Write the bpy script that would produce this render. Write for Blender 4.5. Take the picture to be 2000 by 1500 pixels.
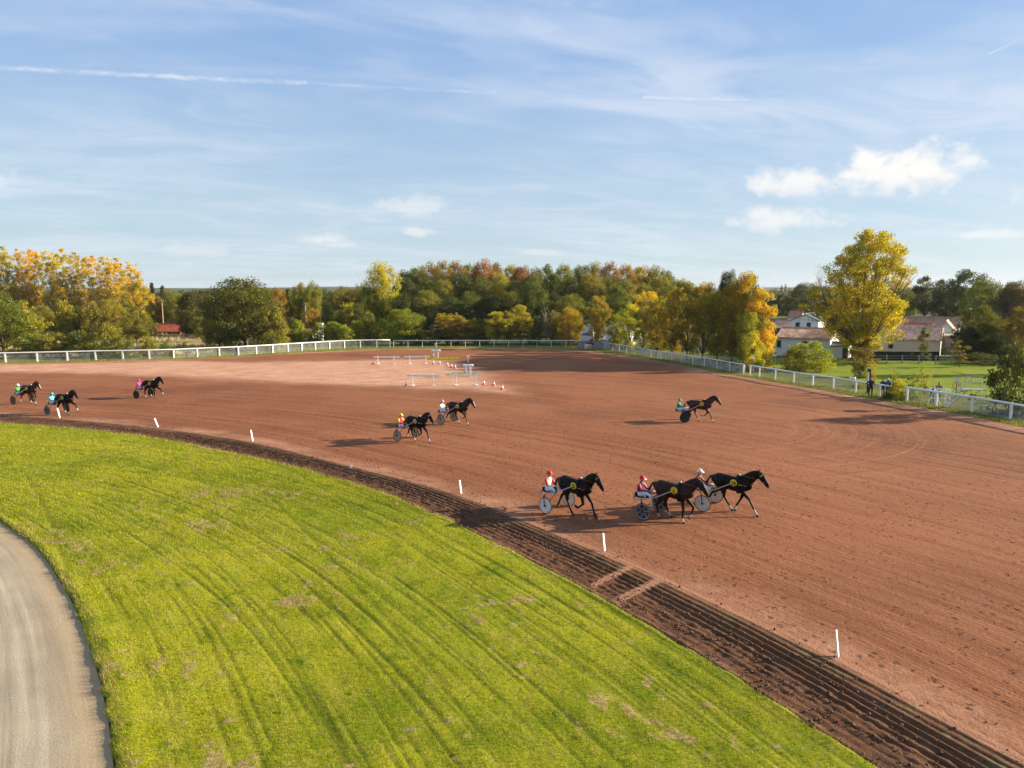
import bpy, bmesh, math, random
import numpy as np
from mathutils import Vector, Matrix

for o in list(bpy.data.objects): bpy.data.objects.remove(o)
SC = bpy.context.scene
C = SC.collection
R = math.radians
RNG = np.random.default_rng(7)
random.seed(7)

# ------------------------------------------------------------------ camera
CAM = Vector((0.0, 0.0, 9.0)); FPX = 1351.0; PITCH = math.atan(175 / FPX)
cam_d = bpy.data.cameras.new('camera'); cam_d.sensor_width = 36; cam_d.lens = FPX / 2000 * 36
cam_d.clip_end = 9000; cam_d.clip_start = 0.3
cam = bpy.data.objects.new('camera', cam_d); C.objects.link(cam)
cam.location = CAM; cam.rotation_euler = (R(90) - PITCH, 0, 0); SC.camera = cam

def ray(px, py):
    u = (px - 1000) / FPX; v = (py - 750) / FPX; cp, sp = math.cos(PITCH), math.sin(PITCH)
    return Vector((u, cp - v * sp, -sp - v * cp))
def gp(px, py, z=0.0):                     # point of the ground seen at a picture position
    d = ray(px, py); t = (z - CAM.z) / d.z; return CAM + d * t
def aty(px, py, y):                        # point at depth y
    d = ray(px, py); return CAM + d * (y / d.y)

# ------------------------------------------------------------------ light and sky
SUN_EL = R(17.5); SUN_AZ = R(81.5)          # azimuth from +Y towards +X
sun_dir = Vector((math.sin(SUN_AZ) * math.cos(SUN_EL), math.cos(SUN_AZ) * math.cos(SUN_EL), math.sin(SUN_EL)))
sl = bpy.data.lights.new('sun', 'SUN'); sl.energy = 5.0; sl.angle = R(0.53); sl.color = (1.0, 0.87, 0.66)
so = bpy.data.objects.new('sun', sl); C.objects.link(so)
so.rotation_euler = (-sun_dir).to_track_quat('-Z', 'Y').to_euler(); so.location = (60, 20, 60)
SC.view_settings.view_transform = 'Standard'; SC.view_settings.look = 'None'
SC.view_settings.exposure = 1.38; SC.view_settings.gamma = 1.0
SC.view_settings.use_curve_mapping = False
W = bpy.data.worlds.new('World'); SC.world = W; W.use_nodes = True

class NT:
    """small helper for node trees"""
    def __init__(s, tree): s.t = tree; s.N = tree.nodes; s.L = tree.links
    def new(s, kind, **kw):
        n = s.N.new(kind)
        for k, v in kw.items(): setattr(n, k, v)
        return n
    def put(s, sock, v):
        if v is None: return
        if isinstance(v, bpy.types.NodeSocket): s.L.new(v, sock)
        elif isinstance(v, (int, float)) and sock.type in ('RGBA',): sock.default_value = (v, v, v, 1)
        elif isinstance(v, (tuple, list)) and sock.type == 'RGBA' and len(v) == 3: sock.default_value = (*v, 1)
        else: sock.default_value = v
    def m(s, op, a, b=None, c=None, clamp=False):
        n = s.new('ShaderNodeMath', operation=op, use_clamp=clamp)
        s.put(n.inputs[0], a); s.put(n.inputs[1], b); s.put(n.inputs[2], c); return n.outputs[0]
    def vm(s, op, a, b=None, sc=None):
        n = s.new('ShaderNodeVectorMath', operation=op); s.put(n.inputs[0], a); s.put(n.inputs[1], b)
        if sc is not None: s.put(n.inputs['Scale'], sc)
        return n.outputs[1] if op in ('LENGTH', 'DOT_PRODUCT', 'DISTANCE') else n.outputs[0]
    def noise(s, vec, scale, detail=3, rough=0.5, dist=0.0, out=0, dim='3D'):
        n = s.new('ShaderNodeTexNoise', noise_dimensions=dim); s.put(n.inputs['Vector'], vec); s.put(n.inputs['Scale'], scale)
        s.put(n.inputs['Detail'], detail); s.put(n.inputs['Roughness'], rough); s.put(n.inputs['Distortion'], dist); return n.outputs[out]
    def mix(s, f, a, b, mode='MIX'):
        n = s.new('ShaderNodeMix', data_type='RGBA', blend_type=mode, clamp_factor=True)
        s.put(n.inputs['Factor'], f); s.put(n.inputs['A'], None); s.put(n.inputs[6], a); s.put(n.inputs[7], b); return n.outputs[2]
    def rng(s, v, a, b, c=0.0, d=1.0, kind='SMOOTHSTEP'):
        n = s.new('ShaderNodeMapRange', interpolation_type=kind); s.put(n.inputs[0], v)
        for i, x in enumerate((a, b, c, d)): s.put(n.inputs[1 + i], x)
        return n.outputs[0]
    def comb(s, x, y, z):
        n = s.new('ShaderNodeCombineXYZ'); s.put(n.inputs[0], x); s.put(n.inputs[1], y); s.put(n.inputs[2], z); return n.outputs[0]
    def sep(s, v):
        n = s.new('ShaderNodeSeparateXYZ'); s.put(n.inputs[0], v); return n.outputs
    def attr(s, name, out='Fac', kind='GEOMETRY'):
        n = s.new('ShaderNodeAttribute', attribute_name=name, attribute_type=kind); return n.outputs[out]
    def pos(s): return s.new('ShaderNodeNewGeometry').outputs['Position']

def build_world():
    g = NT(W.node_tree); g.N.clear()
    out = g.new('ShaderNodeOutputWorld'); bg = g.new('ShaderNodeBackground'); g.L.new(bg.outputs[0], out.inputs[0])
    sky = g.new('ShaderNodeTexSky', sky_type='NISHITA', sun_disc=False, sun_elevation=SUN_EL, sun_rotation=SUN_AZ,
                altitude=20.0, air_density=1.0, dust_density=0.6, ozone_density=2.2)
    gen = g.new('ShaderNodeTexCoord').outputs['Generated']
    d = g.vm('NORMALIZE', gen); x, y, z = g.sep(d)
    az = g.m('ARCTAN2', x, y); el = g.m('ARCSINE', z)
    zz = g.m('ADD', g.m('MAXIMUM', z, 0.0), 0.10)
    px = g.m('DIVIDE', x, zz); py = g.m('DIVIDE', y, zz)
    # high ice cloud: drawn-out veils on a flat layer
    rx = g.m('ADD', g.m('MULTIPLY', px, 0.95), g.m('MULTIPLY', py, 0.32)); ry = g.m('SUBTRACT', g.m('MULTIPLY', py, 0.95), g.m('MULTIPLY', px, 0.32))
    v1 = g.comb(g.m('MULTIPLY', rx, 0.26), g.m('MULTIPLY', ry, 0.52), 5.3)
    n1 = g.noise(v1, 1.5, 7, 0.58, 0.6)
    v2 = g.comb(g.m('MULTIPLY', rx, 0.9), g.m('MULTIPLY', ry, 1.8), 9.7)
    n2 = g.noise(v2, 1.6, 6, 0.62, 1.2)
    v3 = g.comb(g.m('ADD', g.m('MULTIPLY', az, 1.6), g.m('MULTIPLY', el, 2.0)), g.m('ADD', g.m('MULTIPLY', el, 8.5), g.m('MULTIPLY', az, 0.7)), 1.7)
    n3 = g.noise(v3, 1.5, 6, 0.52, 0.7)
    veil = g.m('MULTIPLY', g.rng(n1, 0.33, 0.64), g.rng(n2, 0.30, 0.66, 0.25, 1.0))
    low = g.m('MULTIPLY', g.rng(n3, 0.45, 0.70), g.rng(el, 0.26, 0.10))
    low = g.m('MULTIPLY', low, g.rng(el, 0.0, 0.05))
    veil = g.m('MAXIMUM', g.m('MULTIPLY', veil, 0.60), g.m('MULTIPLY', low, 0.62))
    # vapour trails
    def trail(pts, wid, op, seed):
        acc = None
        for (x0, y0), (x1, y1) in zip(pts[:-1], pts[1:]):
            a0 = ray(x0, y0).normalized(); a1 = ray(x1, y1).normalized()
            A0, E0, A1, E1 = math.atan2(a0.x, a0.y), math.asin(a0.z), math.atan2(a1.x, a1.y), math.asin(a1.z)
            t = g.m('DIVIDE', g.m('SUBTRACT', az, A0), A1 - A0)
            e = g.m('SUBTRACT', el, g.m('ADD', E0, g.m('MULTIPLY', t, E1 - E0)))
            wob = g.m('MULTIPLY', g.m('SUBTRACT', g.noise(g.comb(g.m('MULTIPLY', az, 30.0), seed, 0.0), 2.0, 4, 0.6), 0.5), wid * 1.6)
            e = g.m('ABSOLUTE', g.m('ADD', e, wob))
            ins = g.m('MULTIPLY', g.m('GREATER_THAN', t, 0.0), g.m('LESS_THAN', t, 1.0))
            a = g.m('MULTIPLY', g.rng(e, wid, 0.0), ins)
            acc = a if acc is None else g.m('MAXIMUM', acc, a)
        brk = g.rng(g.noise(g.comb(g.m('MULTIPLY', az, 16.0), g.m('MULTIPLY', el, 40.0), seed + 4), 1.6, 5, 0.7), 0.34, 0.66, 0.12, 1.0)
        return g.m('MULTIPLY', g.m('MULTIPLY', acc, brk), op)
    trails = trail([(-300, 120), (0, 132), (300, 147), (600, 161)], 0.0042, 0.55, 2.0)
    trails = g.m('MAXIMUM', trails, trail([(600, 161), (780, 172), (970, 181)], 0.0030, 0.30, 3.5))
    trails = g.m('MAXIMUM', trails, trail([(1255, 190), (1350, 193), (1460, 195)], 0.0026, 0.42, 6.0))
    trails = g.m('MAXIMUM', trails, trail([(1930, 106), (2100, 25)], 0.0018, 0.42, 8.0))
    # fair weather heaps
    nc = g.noise(g.comb(g.m('MULTIPLY', az, 24.0), g.m('MULTIPLY', el, 30.0), 4.4), 1.0, 8, 0.60, 0.25)
    ncb = g.noise(g.comb(g.m('MULTIPLY', az, 60.0), g.m('MULTIPLY', el, 80.0), 8.4), 1.0, 5, 0.55)
    heap = None; shade = None
    for (cx, cy, w, h, op, sh) in [(1750, 342, 135, 50, 1.0, 0.10), (1700, 320, 52, 34, 1.0, 0.0), (1790, 335, 75, 48, 1.0, 0.05), (1550, 356, 85, 34, 0.85, 0.12), (1885, 318, 26, 18, 0.7, 0.0),
                               (1540, 432, 95, 27, 0.75, 0.25), (1480, 422, 36, 20, 0.7, 0.2), (1930, 458, 60, 10, 0.5, 0.2), (800, 404, 75, 24, 0.5, 0.5), (812, 455, 48, 14, 0.55, 0.4),
                               (620, 470, 50, 17, 0.62, 0.35), (388, 492, 60, 12, 0.45, 1.6), (650, 478, 70, 10, 0.35, 1.4), (1055, 493, 45, 9, 0.35, 1.2), (-220, 330, 160, 50, 0.9, 0.1), (2350, 380, 170, 55, 0.9, 0.1)]:
        a = ray(cx, cy).normalized(); A, E = math.atan2(a.x, a.y), math.asin(a.z)
        dx = g.m('DIVIDE', g.m('SUBTRACT', az, A), w / FPX * 1.05); dy = g.m('DIVIDE', g.m('SUBTRACT', el, E), h / FPX)
        dyd = g.m('MULTIPLY', g.m('MINIMUM', dy, 0.0), 1.35); dy2 = g.m('ADD', g.m('MAXIMUM', dy, 0.0), dyd)
        r = g.m('SQRT', g.m('ADD', g.m('MULTIPLY', dx, dx), g.m('MULTIPLY', dy2, dy2)))
        f = g.m('SUBTRACT', g.m('ADD', 1.0, g.m('MULTIPLY', g.m('SUBTRACT', nc, 0.5), 2.6)), r)
        f = g.m('ADD', f, g.m('MULTIPLY', g.m('SUBTRACT', ncb, 0.5), 0.5))
        f = g.m('MULTIPLY', g.rng(f, -0.05, 0.85), op)
        s_ = g.m('MULTIPLY', f, g.m('ADD', g.rng(dy, 0.2, -0.9, 0.0, 0.5), sh))
        heap = f if heap is None else g.m('MAXIMUM', heap, f); shade = s_ if shade is None else g.m('MAXIMUM', shade, s_)
    clear = g.mix(g.rng(el, 0.0, 0.42), (2.65, 3.45, 4.0), (1.38, 2.42, 4.3))       # thin high haze evens the sky out
    base = g.mix(0.74, g.vm('SCALE', sky.outputs[0], sc=0.75), clear)
    c = g.mix(veil, base, (3.9, 4.2, 4.75))
    c = g.mix(trails, c, (4.8, 4.9, 5.2))
    cc = g.mix(g.m('MULTIPLY', shade, 0.9), (5.15, 5.0, 4.8), (3.5, 3.7, 4.1))
    c = g.mix(heap, c, cc)
    g.L.new(c, bg.inputs[0]); bg.inputs[1].default_value = 0.078
build_world()
W.cycles.sampling_method = 'MANUAL'; W.cycles.sample_map_resolution = 512

# ------------------------------------------------------------------ helpers: objects
def tag(o, label=None, cat=None, group=None, kind=None):
    if label: o['label'] = label
    if cat: o['category'] = cat
    if group: o['group'] = group
    if kind: o['kind'] = kind
    return o
def empty(name, loc=(0, 0, 0), rz=0.0, label=None, cat=None, group=None):
    o = bpy.data.objects.new(name, None); C.objects.link(o); o.location = loc; o.rotation_euler = (0, 0, rz); o.empty_display_size = 0.3
    return tag(o, label, cat, group)
def link(name, me, parent=None, loc=None, rz=None):
    o = bpy.data.objects.new(name, me); C.objects.link(o)
    if parent: o.parent = parent
    if loc is not None: o.location = loc
    if rz is not None: o.rotation_euler = (0, 0, rz)
    return o
def mesh_np(name, v, f, mats=(), smooth=False, attrs=None, mi=None):
    me = bpy.data.meshes.new(name); v = np.asarray(v, np.float32); f = np.asarray(f, np.int32); k = f.shape[1]; n = f.shape[0]
    me.vertices.add(len(v)); me.vertices.foreach_set('co', v.ravel())
    me.loops.add(n * k); me.loops.foreach_set('vertex_index', f.ravel())
    me.polygons.add(n); me.polygons.foreach_set('loop_start', np.arange(n, dtype=np.int32) * k)
    if smooth: me.polygons.foreach_set('use_smooth', np.ones(n, bool))
    for m in mats: me.materials.append(m)
    if mi is not None: me.polygons.foreach_set('material_index', np.asarray(mi, np.int32))
    for a, x in (attrs or {}).items():
        at = me.attributes.new(a, 'FLOAT', 'POINT'); at.data.foreach_set('value', np.asarray(x, np.float32))
    me.update(); me.validate(); return me

class MB:
    """collects simple solids into one mesh"""
    def __init__(s): s.v = []; s.f = []; s.mi = []
    def add(s, vs, fs, mi=0):
        b = len(s.v); s.v += [tuple(p) for p in vs]; s.f += [tuple(b + i for i in q) for q in fs]; s.mi += [mi] * len(fs); return s
    def box(s, c, d, rz=0.0, mi=0, M=None):
        hx, hy, hz = d[0] / 2, d[1] / 2, d[2] / 2; cr, sr = math.cos(rz), math.sin(rz); vs = []
        for x, y, z in ((-1, -1, -1), (1, -1, -1), (1, 1, -1), (-1, 1, -1), (-1, -1, 1), (1, -1, 1), (1, 1, 1), (-1, 1, 1)):
            p = Vector((x * hx * cr - y * hy * sr, x * hx * sr + y * hy * cr, z * hz))
            if M: p = M @ p
            vs.append(p + Vector(c))
        return s.add(vs, [(0, 3, 2, 1), (4, 5, 6, 7), (0, 1, 5, 4), (1, 2, 6, 5), (2, 3, 7, 6), (3, 0, 4, 7)], mi)
    def tube(s, pts, rad, n=8, caps=True, mi=0, flat=None):
        pts = [Vector(p) for p in pts]; rad = rad if isinstance(rad, (list, tuple)) else [rad] * len(pts)
        vs = []; ref = None
        for i, p in enumerate(pts):
            t = (pts[min(i + 1, len(pts) - 1)] - pts[max(i - 1, 0)])
            t = t.normalized() if t.length > 1e-9 else Vector((0, 0, 1))
            if ref is None: ref = Vector((0, 1, 0)) if abs(t.y) < 0.9 else Vector((1, 0, 0))
            a = (ref - t * ref.dot(t)).normalized(); b = t.cross(a); ref = a
            r = rad[i]; ra, rb = r if isinstance(r, (tuple, list)) else (r, r)
            for k in range(n):
                q = 2 * math.pi * k / n; vs.append(p + a * (ra * math.cos(q)) + b * (rb * math.sin(q)))
        fs = []
        for i in range(len(pts) - 1):
            for k in range(n):
                k2 = (k + 1) % n; fs.append((i * n + k, i * n + k2, (i + 1) * n + k2, (i + 1) * n + k))
        if caps: fs += [tuple(range(n - 1, -1, -1)), tuple((len(pts) - 1) * n + k for k in range(n))]
        return s.add(vs, fs, mi)
    def ell(s, c, r, n=12, m=8, mi=0, M=None, z0=-1.0):
        vs = []; fs = []
        for j in range(m + 1):
            a = math.asin(z0) + (math.pi / 2 - math.asin(z0)) * j / m
            for i in range(n):
                q = 2 * math.pi * i / n; p = Vector((r[0] * math.cos(a) * math.cos(q), r[1] * math.cos(a) * math.sin(q), r[2] * math.sin(a)))
                if M: p = M @ p
                vs.append(p + Vector(c))
        for j in range(m):
            for i in range(n): i2 = (i + 1) % n; fs.append((j * n + i, j * n + i2, (j + 1) * n + i2, (j + 1) * n + i))
        return s.add(vs, fs, mi)
    def mesh(s, name, mats, smooth=False):
        me = bpy.data.meshes.new(name); me.from_pydata(s.v, [], s.f)
        for m in (mats if isinstance(mats, (list, tuple)) else [mats]): me.materials.append(m)
        me.polygons.foreach_set('material_index', s.mi)
        if smooth: me.polygons.foreach_set('use_smooth', [True] * len(s.f))
        me.update(); return me
    def obj(s, name, mats, parent=None, smooth=False, loc=None, rz=None): return link(name, s.mesh(name, mats, smooth), parent, loc, rz)

def remesh(mb, voxel, smooth_it=4):
    """weld overlapping solids into one continuous skin"""
    me = mb.mesh('tmp', []); o = link('tmp', me); md = o.modifiers.new('r', 'REMESH'); md.mode = 'VOXEL'; md.voxel_size = voxel; md.use_smooth_shade = True
    if smooth_it:
        sm = o.modifiers.new('s', 'SMOOTH'); sm.factor = 0.5; sm.iterations = smooth_it
    dg = bpy.context.evaluated_depsgraph_get(); dg.update()
    r = bpy.data.meshes.new_from_object(o.evaluated_get(dg)); bpy.data.objects.remove(o); bpy.data.meshes.remove(me)
    r.polygons.foreach_set('use_smooth', [True] * len(r.polygons)); return r

# ------------------------------------------------------------------ materials
def mat(name, col, rough=0.7, var=0.12, scale=6.0, metal=0.0, spec=0.3, bump=0.0):
    m = bpy.data.materials.new(name); m.use_nodes = True; g = NT(m.node_tree); b = g.N['Principled BSDF']
    b.inputs['Roughness'].default_value = rough; b.inputs['Metallic'].default_value = metal; b.inputs['Specular IOR Level'].default_value = spec
    n = g.noise(g.new('ShaderNodeTexCoord').outputs['Object'], scale, 4, 0.6)
    lo = tuple(c * (1 - var) for c in col); hi = tuple(min(1, c * (1 + var)) for c in col)
    g.L.new(g.mix(g.rng(n, 0.3, 0.7), lo, hi), b.inputs['Base Color'])
    if bump:
        bn = g.new('ShaderNodeBump'); bn.inputs['Strength'].default_value = bump; bn.inputs['Distance'].default_value = 0.02
        g.L.new(g.noise(g.new('ShaderNodeTexCoord').outputs['Object'], scale * 6, 3), bn.inputs['Height']); g.L.new(bn.outputs[0], b.inputs['Normal'])
    return m

def leaf_mat(name):
    m = bpy.data.materials.new(name); m.use_nodes = True; g = NT(m.node_tree); g.N.clear()
    out = g.new('ShaderNodeOutputMaterial'); oc = g.new('ShaderNodeObjectInfo').outputs['Color']
    lv = g.attr('lv'); n = g.noise(g.pos(), 0.45, 3, 0.6)
    c = g.mix(1.0, oc, g.rng(lv, 0, 1, 0.62, 1.65, 'LINEAR'), 'MULTIPLY')
    warm = g.mix(1.0, c, (1.18, 1.04, 0.6), 'MULTIPLY'); cool = g.mix(1.0, c, (0.84, 0.95, 0.8), 'MULTIPLY')
    c = g.mix(g.rng(n, 0.36, 0.64), cool, warm)
    d = g.new('ShaderNodeBsdfDiffuse'); g.L.new(c, d.inputs[0])
    t = g.new('ShaderNodeBsdfTranslucent'); g.L.new(g.mix(1.0, c, (1.1, 1.12, 0.6), 'MULTIPLY'), t.inputs[0])
    ms = g.new('ShaderNodeMixShader'); ms.inputs[0].default_value = 0.48; g.L.new(d.outputs[0], ms.inputs[1]); g.L.new(t.outputs[0], ms.inputs[2])
    gl = g.new('ShaderNodeBsdfGlossy'); gl.inputs['Roughness'].default_value = 0.55; gl.inputs[0].default_value = (1, 1, 1, 1)
    m2 = g.new('ShaderNodeMixShader'); m2.inputs[0].default_value = 0.02; g.L.new(ms.outputs[0], m2.inputs[1]); g.L.new(gl.outputs[0], m2.inputs[2])
    g.L.new(m2.outputs[0], out.inputs[0]); return m
LEAF = leaf_mat('leaf')
BARK = mat('bark', (0.13, 0.10, 0.07), 0.9, 0.35, 3.0, bump=0.6)
BARKP = mat('pale_bark', (0.30, 0.25, 0.18), 0.9, 0.3, 2.0, bump=0.5)
WHITE = mat('white_paint', (0.78, 0.78, 0.76), 0.5, 0.08, 2.0)
WHITEB = mat('white_metal', (0.72, 0.74, 0.78), 0.45, 0.06, 2.0)
GALV = mat('galvanised_steel', (0.42, 0.43, 0.42), 0.45, 0.15, 8.0, 0.6)
BLACK = mat('black_paint', (0.012, 0.012, 0.014), 0.55, 0.2)

def mat_track():
    m = bpy.data.materials.new('red_track_sand'); m.use_nodes = True; g = NT(m.node_tree); b = g.N['Principled BSDF']
    b.inputs['Roughness'].default_value = 0.95; b.inputs['Specular IOR Level'].default_value = 0.1
    P = g.pos(); s = g.attr('s'); t = g.attr('t'); dry = g.attr('dry')
    big = g.noise(P, 0.09, 4, 0.6); mid = g.noise(P, 0.7, 4, 0.65)
    st1 = g.noise(g.comb(g.m('MULTIPLY', t, 1.9), g.m('MULTIPLY', s, 0.05), 0.0), 1.0, 9, 0.72, 0.5)     # harrow lines
    st2 = g.noise(g.comb(g.m('MULTIPLY', t, 11.0), g.m('MULTIPLY', s, 0.22), 3.0), 1.0, 3, 0.6)
    c = g.mix(g.rng(big, 0.35, 0.65), (0.170, 0.059, 0.025), (0.255, 0.093, 0.040))
    c = g.mix(g.rng(st1, 0.35, 0.68, 0, 0.75), c, (0.305, 0.124, 0.059))
    c = g.mix(g.rng(st1, 0.46, 0.30, 0, 0.55), c, (0.115, 0.042, 0.022))
    c = g.mix(g.rng(st2, 0.52, 0.72, 0, 0.45), c, (0.32, 0.135, 0.076))
    c = g.mix(g.rng(mid, 0.58, 0.75, 0, 0.5), c, (0.115, 0.045, 0.024))
    # dry powdery sand has its own, paler colour
    dd = g.m('ADD', dry, g.m('MULTIPLY', g.m('SUBTRACT', g.noise(P, 0.16, 5, 0.65), 0.5), 7.0))
    pale = g.mix(g.rng(g.noise(g.vm('MULTIPLY', P, (0.35, 1.3, 1.0)), 0.9, 5, 0.7), 0.35, 0.66), (0.42, 0.200, 0.112), (0.58, 0.335, 0.215))
    # rings left where a machine has turned, right of the middle
    rv = g.vm('SUBTRACT', P, (12.0, 48.0, 0.0)); rr = g.vm('LENGTH', g.vm('MULTIPLY', rv, (1.0, 1.15, 0.0))); rx_ = g.sep(rv)[0]
    rn = g.noise(g.comb(g.m('MULTIPLY', rr, 1.6), g.m('MULTIPLY', g.m('ARCTAN2', g.sep(rv)[1], rx_), 0.7), 5.0), 1.0, 5, 0.65)
    band = g.m('MULTIPLY', g.m('MULTIPLY', g.rng(rr, 5.0, 8.0), g.rng(rr, 19.0, 14.0)), g.rng(rx_, -1.0, 4.0))
    c = g.mix(g.m('MULTIPLY', g.rng(rn, 0.50, 0.68), g.m('MULTIPLY', band, 0.75)), c, (0.34, 0.150, 0.084)); c = g.mix(g.m('MULTIPLY', g.rng(rn, 0.44, 0.30), g.m('MULTIPLY', band, 0.6)), c, (0.11, 0.040, 0.021))
    damp = g.noise(P, 0.055, 5, 0.62); c = g.mix(g.rng(damp, 0.50, 0.68, 0, 0.5), c, (0.120, 0.046, 0.023))
    c = g.mix(g.rng(dd, -2.4, 3.2), c, pale)
    # dark hoof scuffs
    vo = g.new('ShaderNodeTexVoronoi', feature='F1'); g.put(vo.inputs['Vector'], g.vm('ADD', P, g.vm('SCALE', g.noise(P, 2.5, 2, 0.5, out=1), sc=0.25))); vo.inputs['Scale'].default_value = 2.6
    gate = g.rng(g.noise(P, 0.30, 4, 0.65), 0.36, 0.58)
    sc = g.m('MULTIPLY', g.rng(vo.outputs['Distance'], 0.30, 0.12), gate)
    sc = g.m('MULTIPLY', sc, g.rng(g.noise(P, 9.0, 3, 0.7), 0.38, 0.55))
    c = g.mix(g.m('MULTIPLY', sc, 0.8), c, (0.060, 0.026, 0.016))
    fine = g.noise(P, 14.0, 4, 0.7); fs = g.noise(P, 3.6, 4, 0.7)
    c = g.mix(0.55, c, g.mix(1.0, c, g.rng(fine, 0.25, 0.75, 0.4, 1.6, 'LINEAR'), 'MULTIPLY'))
    g.L.new(c, b.inputs['Base Color'])
    h = g.m('ADD', g.m('MULTIPLY', fine, 0.35), g.m('MULTIPLY', st2, 0.5)); h = g.m('ADD', h, g.m('MULTIPLY', fs, 0.9)); h = g.m('SUBTRACT', h, g.m('MULTIPLY', sc, 0.6))
    bn = g.new('ShaderNodeBump'); bn.inputs['Strength'].default_value = 0.7; bn.inputs['Distance'].default_value = 0.06
    g.L.new(h, bn.inputs['Height']); g.L.new(bn.outputs[0], b.inputs['Normal']); return m

def mat_furrow():
    m = bpy.data.materials.new('harrowed_soil'); m.use_nodes = True; g = NT(m.node_tree); b = g.N['Principled BSDF']
    b.inputs['Roughness'].default_value = 0.95; b.inputs['Specular IOR Level'].default_value = 0.1
    P = g.pos(); q = g.attr('q'); s = g.attr('s'); edge = g.attr('pale')
    n = g.noise(P, 1.2, 4, 0.6); f = g.noise(P, 16.0, 4, 0.7)
    st = g.noise(g.comb(g.m('MULTIPLY', q, 26.0), g.m('MULTIPLY', s, 0.35), 0.0), 1.0, 4, 0.65)
    c = g.mix(g.rng(n, 0.35, 0.65), (0.082, 0.038, 0.019), (0.125, 0.056, 0.027))
    c = g.mix(g.rng(st, 0.48, 0.72, 0, 0.7), c, (0.215, 0.102, 0.057))
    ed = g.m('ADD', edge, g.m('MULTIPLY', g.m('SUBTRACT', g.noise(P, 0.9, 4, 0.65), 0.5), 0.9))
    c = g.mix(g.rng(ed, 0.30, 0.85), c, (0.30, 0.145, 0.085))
    c = g.mix(0.6, c, g.mix(1.0, c, g.rng(f, 0.25, 0.75, 0.5, 1.5, 'LINEAR'), 'MULTIPLY'))
    # a little moss on the damp outer margin
    ms = g.m('MULTIPLY', g.attr('moss'), g.rng(g.noise(P, 1.6, 4, 0.7), 0.50, 0.66))
    c = g.mix(g.m('MULTIPLY', ms, 0.6), c, (0.16, 0.14, 0.055))
    g.L.new(c, b.inputs['Base Color'])
    bn = g.new('ShaderNodeBump'); bn.inputs['Strength'].default_value = 0.8; bn.inputs['Distance'].default_value = 0.06
    g.L.new(g.m('ADD', f, g.m('MULTIPLY', g.noise(P, 5.0, 3, 0.6), 0.8)), bn.inputs['Height']); g.L.new(bn.outputs[0], b.inputs['Normal']); return m

def grass_colour(g, P, rut=None):
    big = g.noise(P, 0.16, 4, 0.6); mid = g.noise(P, 0.9, 4, 0.6); sm = g.noise(P, 4.5, 4, 0.65)
    c = g.mix(g.rng(big, 0.35, 0.65), (0.225, 0.262, 0.011), (0.365, 0.355, 0.017))
    c = g.mix(g.rng(mid, 0.48, 0.70, 0, 0.7), c, (0.36, 0.335, 0.03))
    c = g.mix(g.rng(mid, 0.46, 0.28, 0, 0.75), c, (0.125, 0.190, 0.010))
    c = g.mix(g.rng(sm, 0.54, 0.70, 0, 0.7), c, (0.37, 0.29, 0.075)); fn = g.noise(P, 11.0, 3, 0.7); c = g.mix(g.rng(fn, 0.56, 0.72, 0, 0.55), c, (0.40, 0.32, 0.09)); c = g.mix(g.rng(fn, 0.42, 0.28, 0, 0.6), c, (0.055, 0.095, 0.010))
    c = g.mix(g.rng(sm, 0.44, 0.28, 0, 0.7), c, (0.070, 0.112, 0.010))
    mow = g.attr('mow')
    c = g.mix(g.rng(mow, 0.52, 0.85, 0, 0.5), c, (0.43, 0.40, 0.05)); c = g.mix(g.rng(mow, 0.42, 0.15, 0, 0.4), c, (0.085, 0.120, 0.010))
    return c
def mat_grass(name='turf', blades=False):
    m = bpy.data.materials.new(name); m.use_nodes = True; g = NT(m.node_tree); P = g.pos(); c = grass_colour(g, P)
    if blades:
        g.N.remove(g.N['Principled BSDF']); out = g.N['Material Output']; lv = g.attr('lv'); hay = g.attr('hay')
        c = g.mix(1.0, c, g.rng(lv, 0, 1, 0.65, 1.55, 'LINEAR'), 'MULTIPLY')
        c = g.mix(g.m('MULTIPLY', hay, 1.0), c, g.mix(g.rng(lv, 0, 1), (0.28, 0.20, 0.07), (0.52, 0.40, 0.19)))
        d = g.new('ShaderNodeBsdfDiffuse'); t = g.new('ShaderNodeBsdfTranslucent'); g.L.new(c, d.inputs[0]); g.L.new(c, t.inputs[0])
        ms = g.new('ShaderNodeMixShader'); ms.inputs[0].default_value = 0.4; g.L.new(d.outputs[0], ms.inputs[1]); g.L.new(t.outputs[0], ms.inputs[2]); g.L.new(ms.outputs[0], out.inputs[0])
        return m
    b = g.N['Principled BSDF']; b.inputs['Roughness'].default_value = 0.95; b.inputs['Specular IOR Level'].default_value = 0.05
    rut = g.attr('rut'); hay = g.attr('hay')
    c = g.mix(1.0, c, (0.86, 0.86, 0.8), 'MULTIPLY')
    c = g.mix(g.m('MULTIPLY', rut, 0.7), c, (0.065, 0.080, 0.014))
    hm = g.rng(g.m('ADD', hay, g.m('MULTIPLY', g.m('SUBTRACT', g.noise(P, 3.0, 4, 0.7), 0.5), 1.0)), 0.35, 0.8)
    c = g.mix(hm, c, g.mix(g.rng(g.noise(P, 9.0, 3, 0.7), 0.35, 0.65), (0.25, 0.18, 0.055), (0.42, 0.32, 0.12)))
    g.L.new(c, b.inputs['Base Color'])
    bn = g.new('ShaderNodeBump'); bn.inputs['Strength'].default_value = 0.7; bn.inputs['Distance'].default_value = 0.08
    g.L.new(g.noise(P, 9.0, 5, 0.7), bn.inputs['Height']); g.L.new(bn.outputs[0], b.inputs['Normal']); return m

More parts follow.
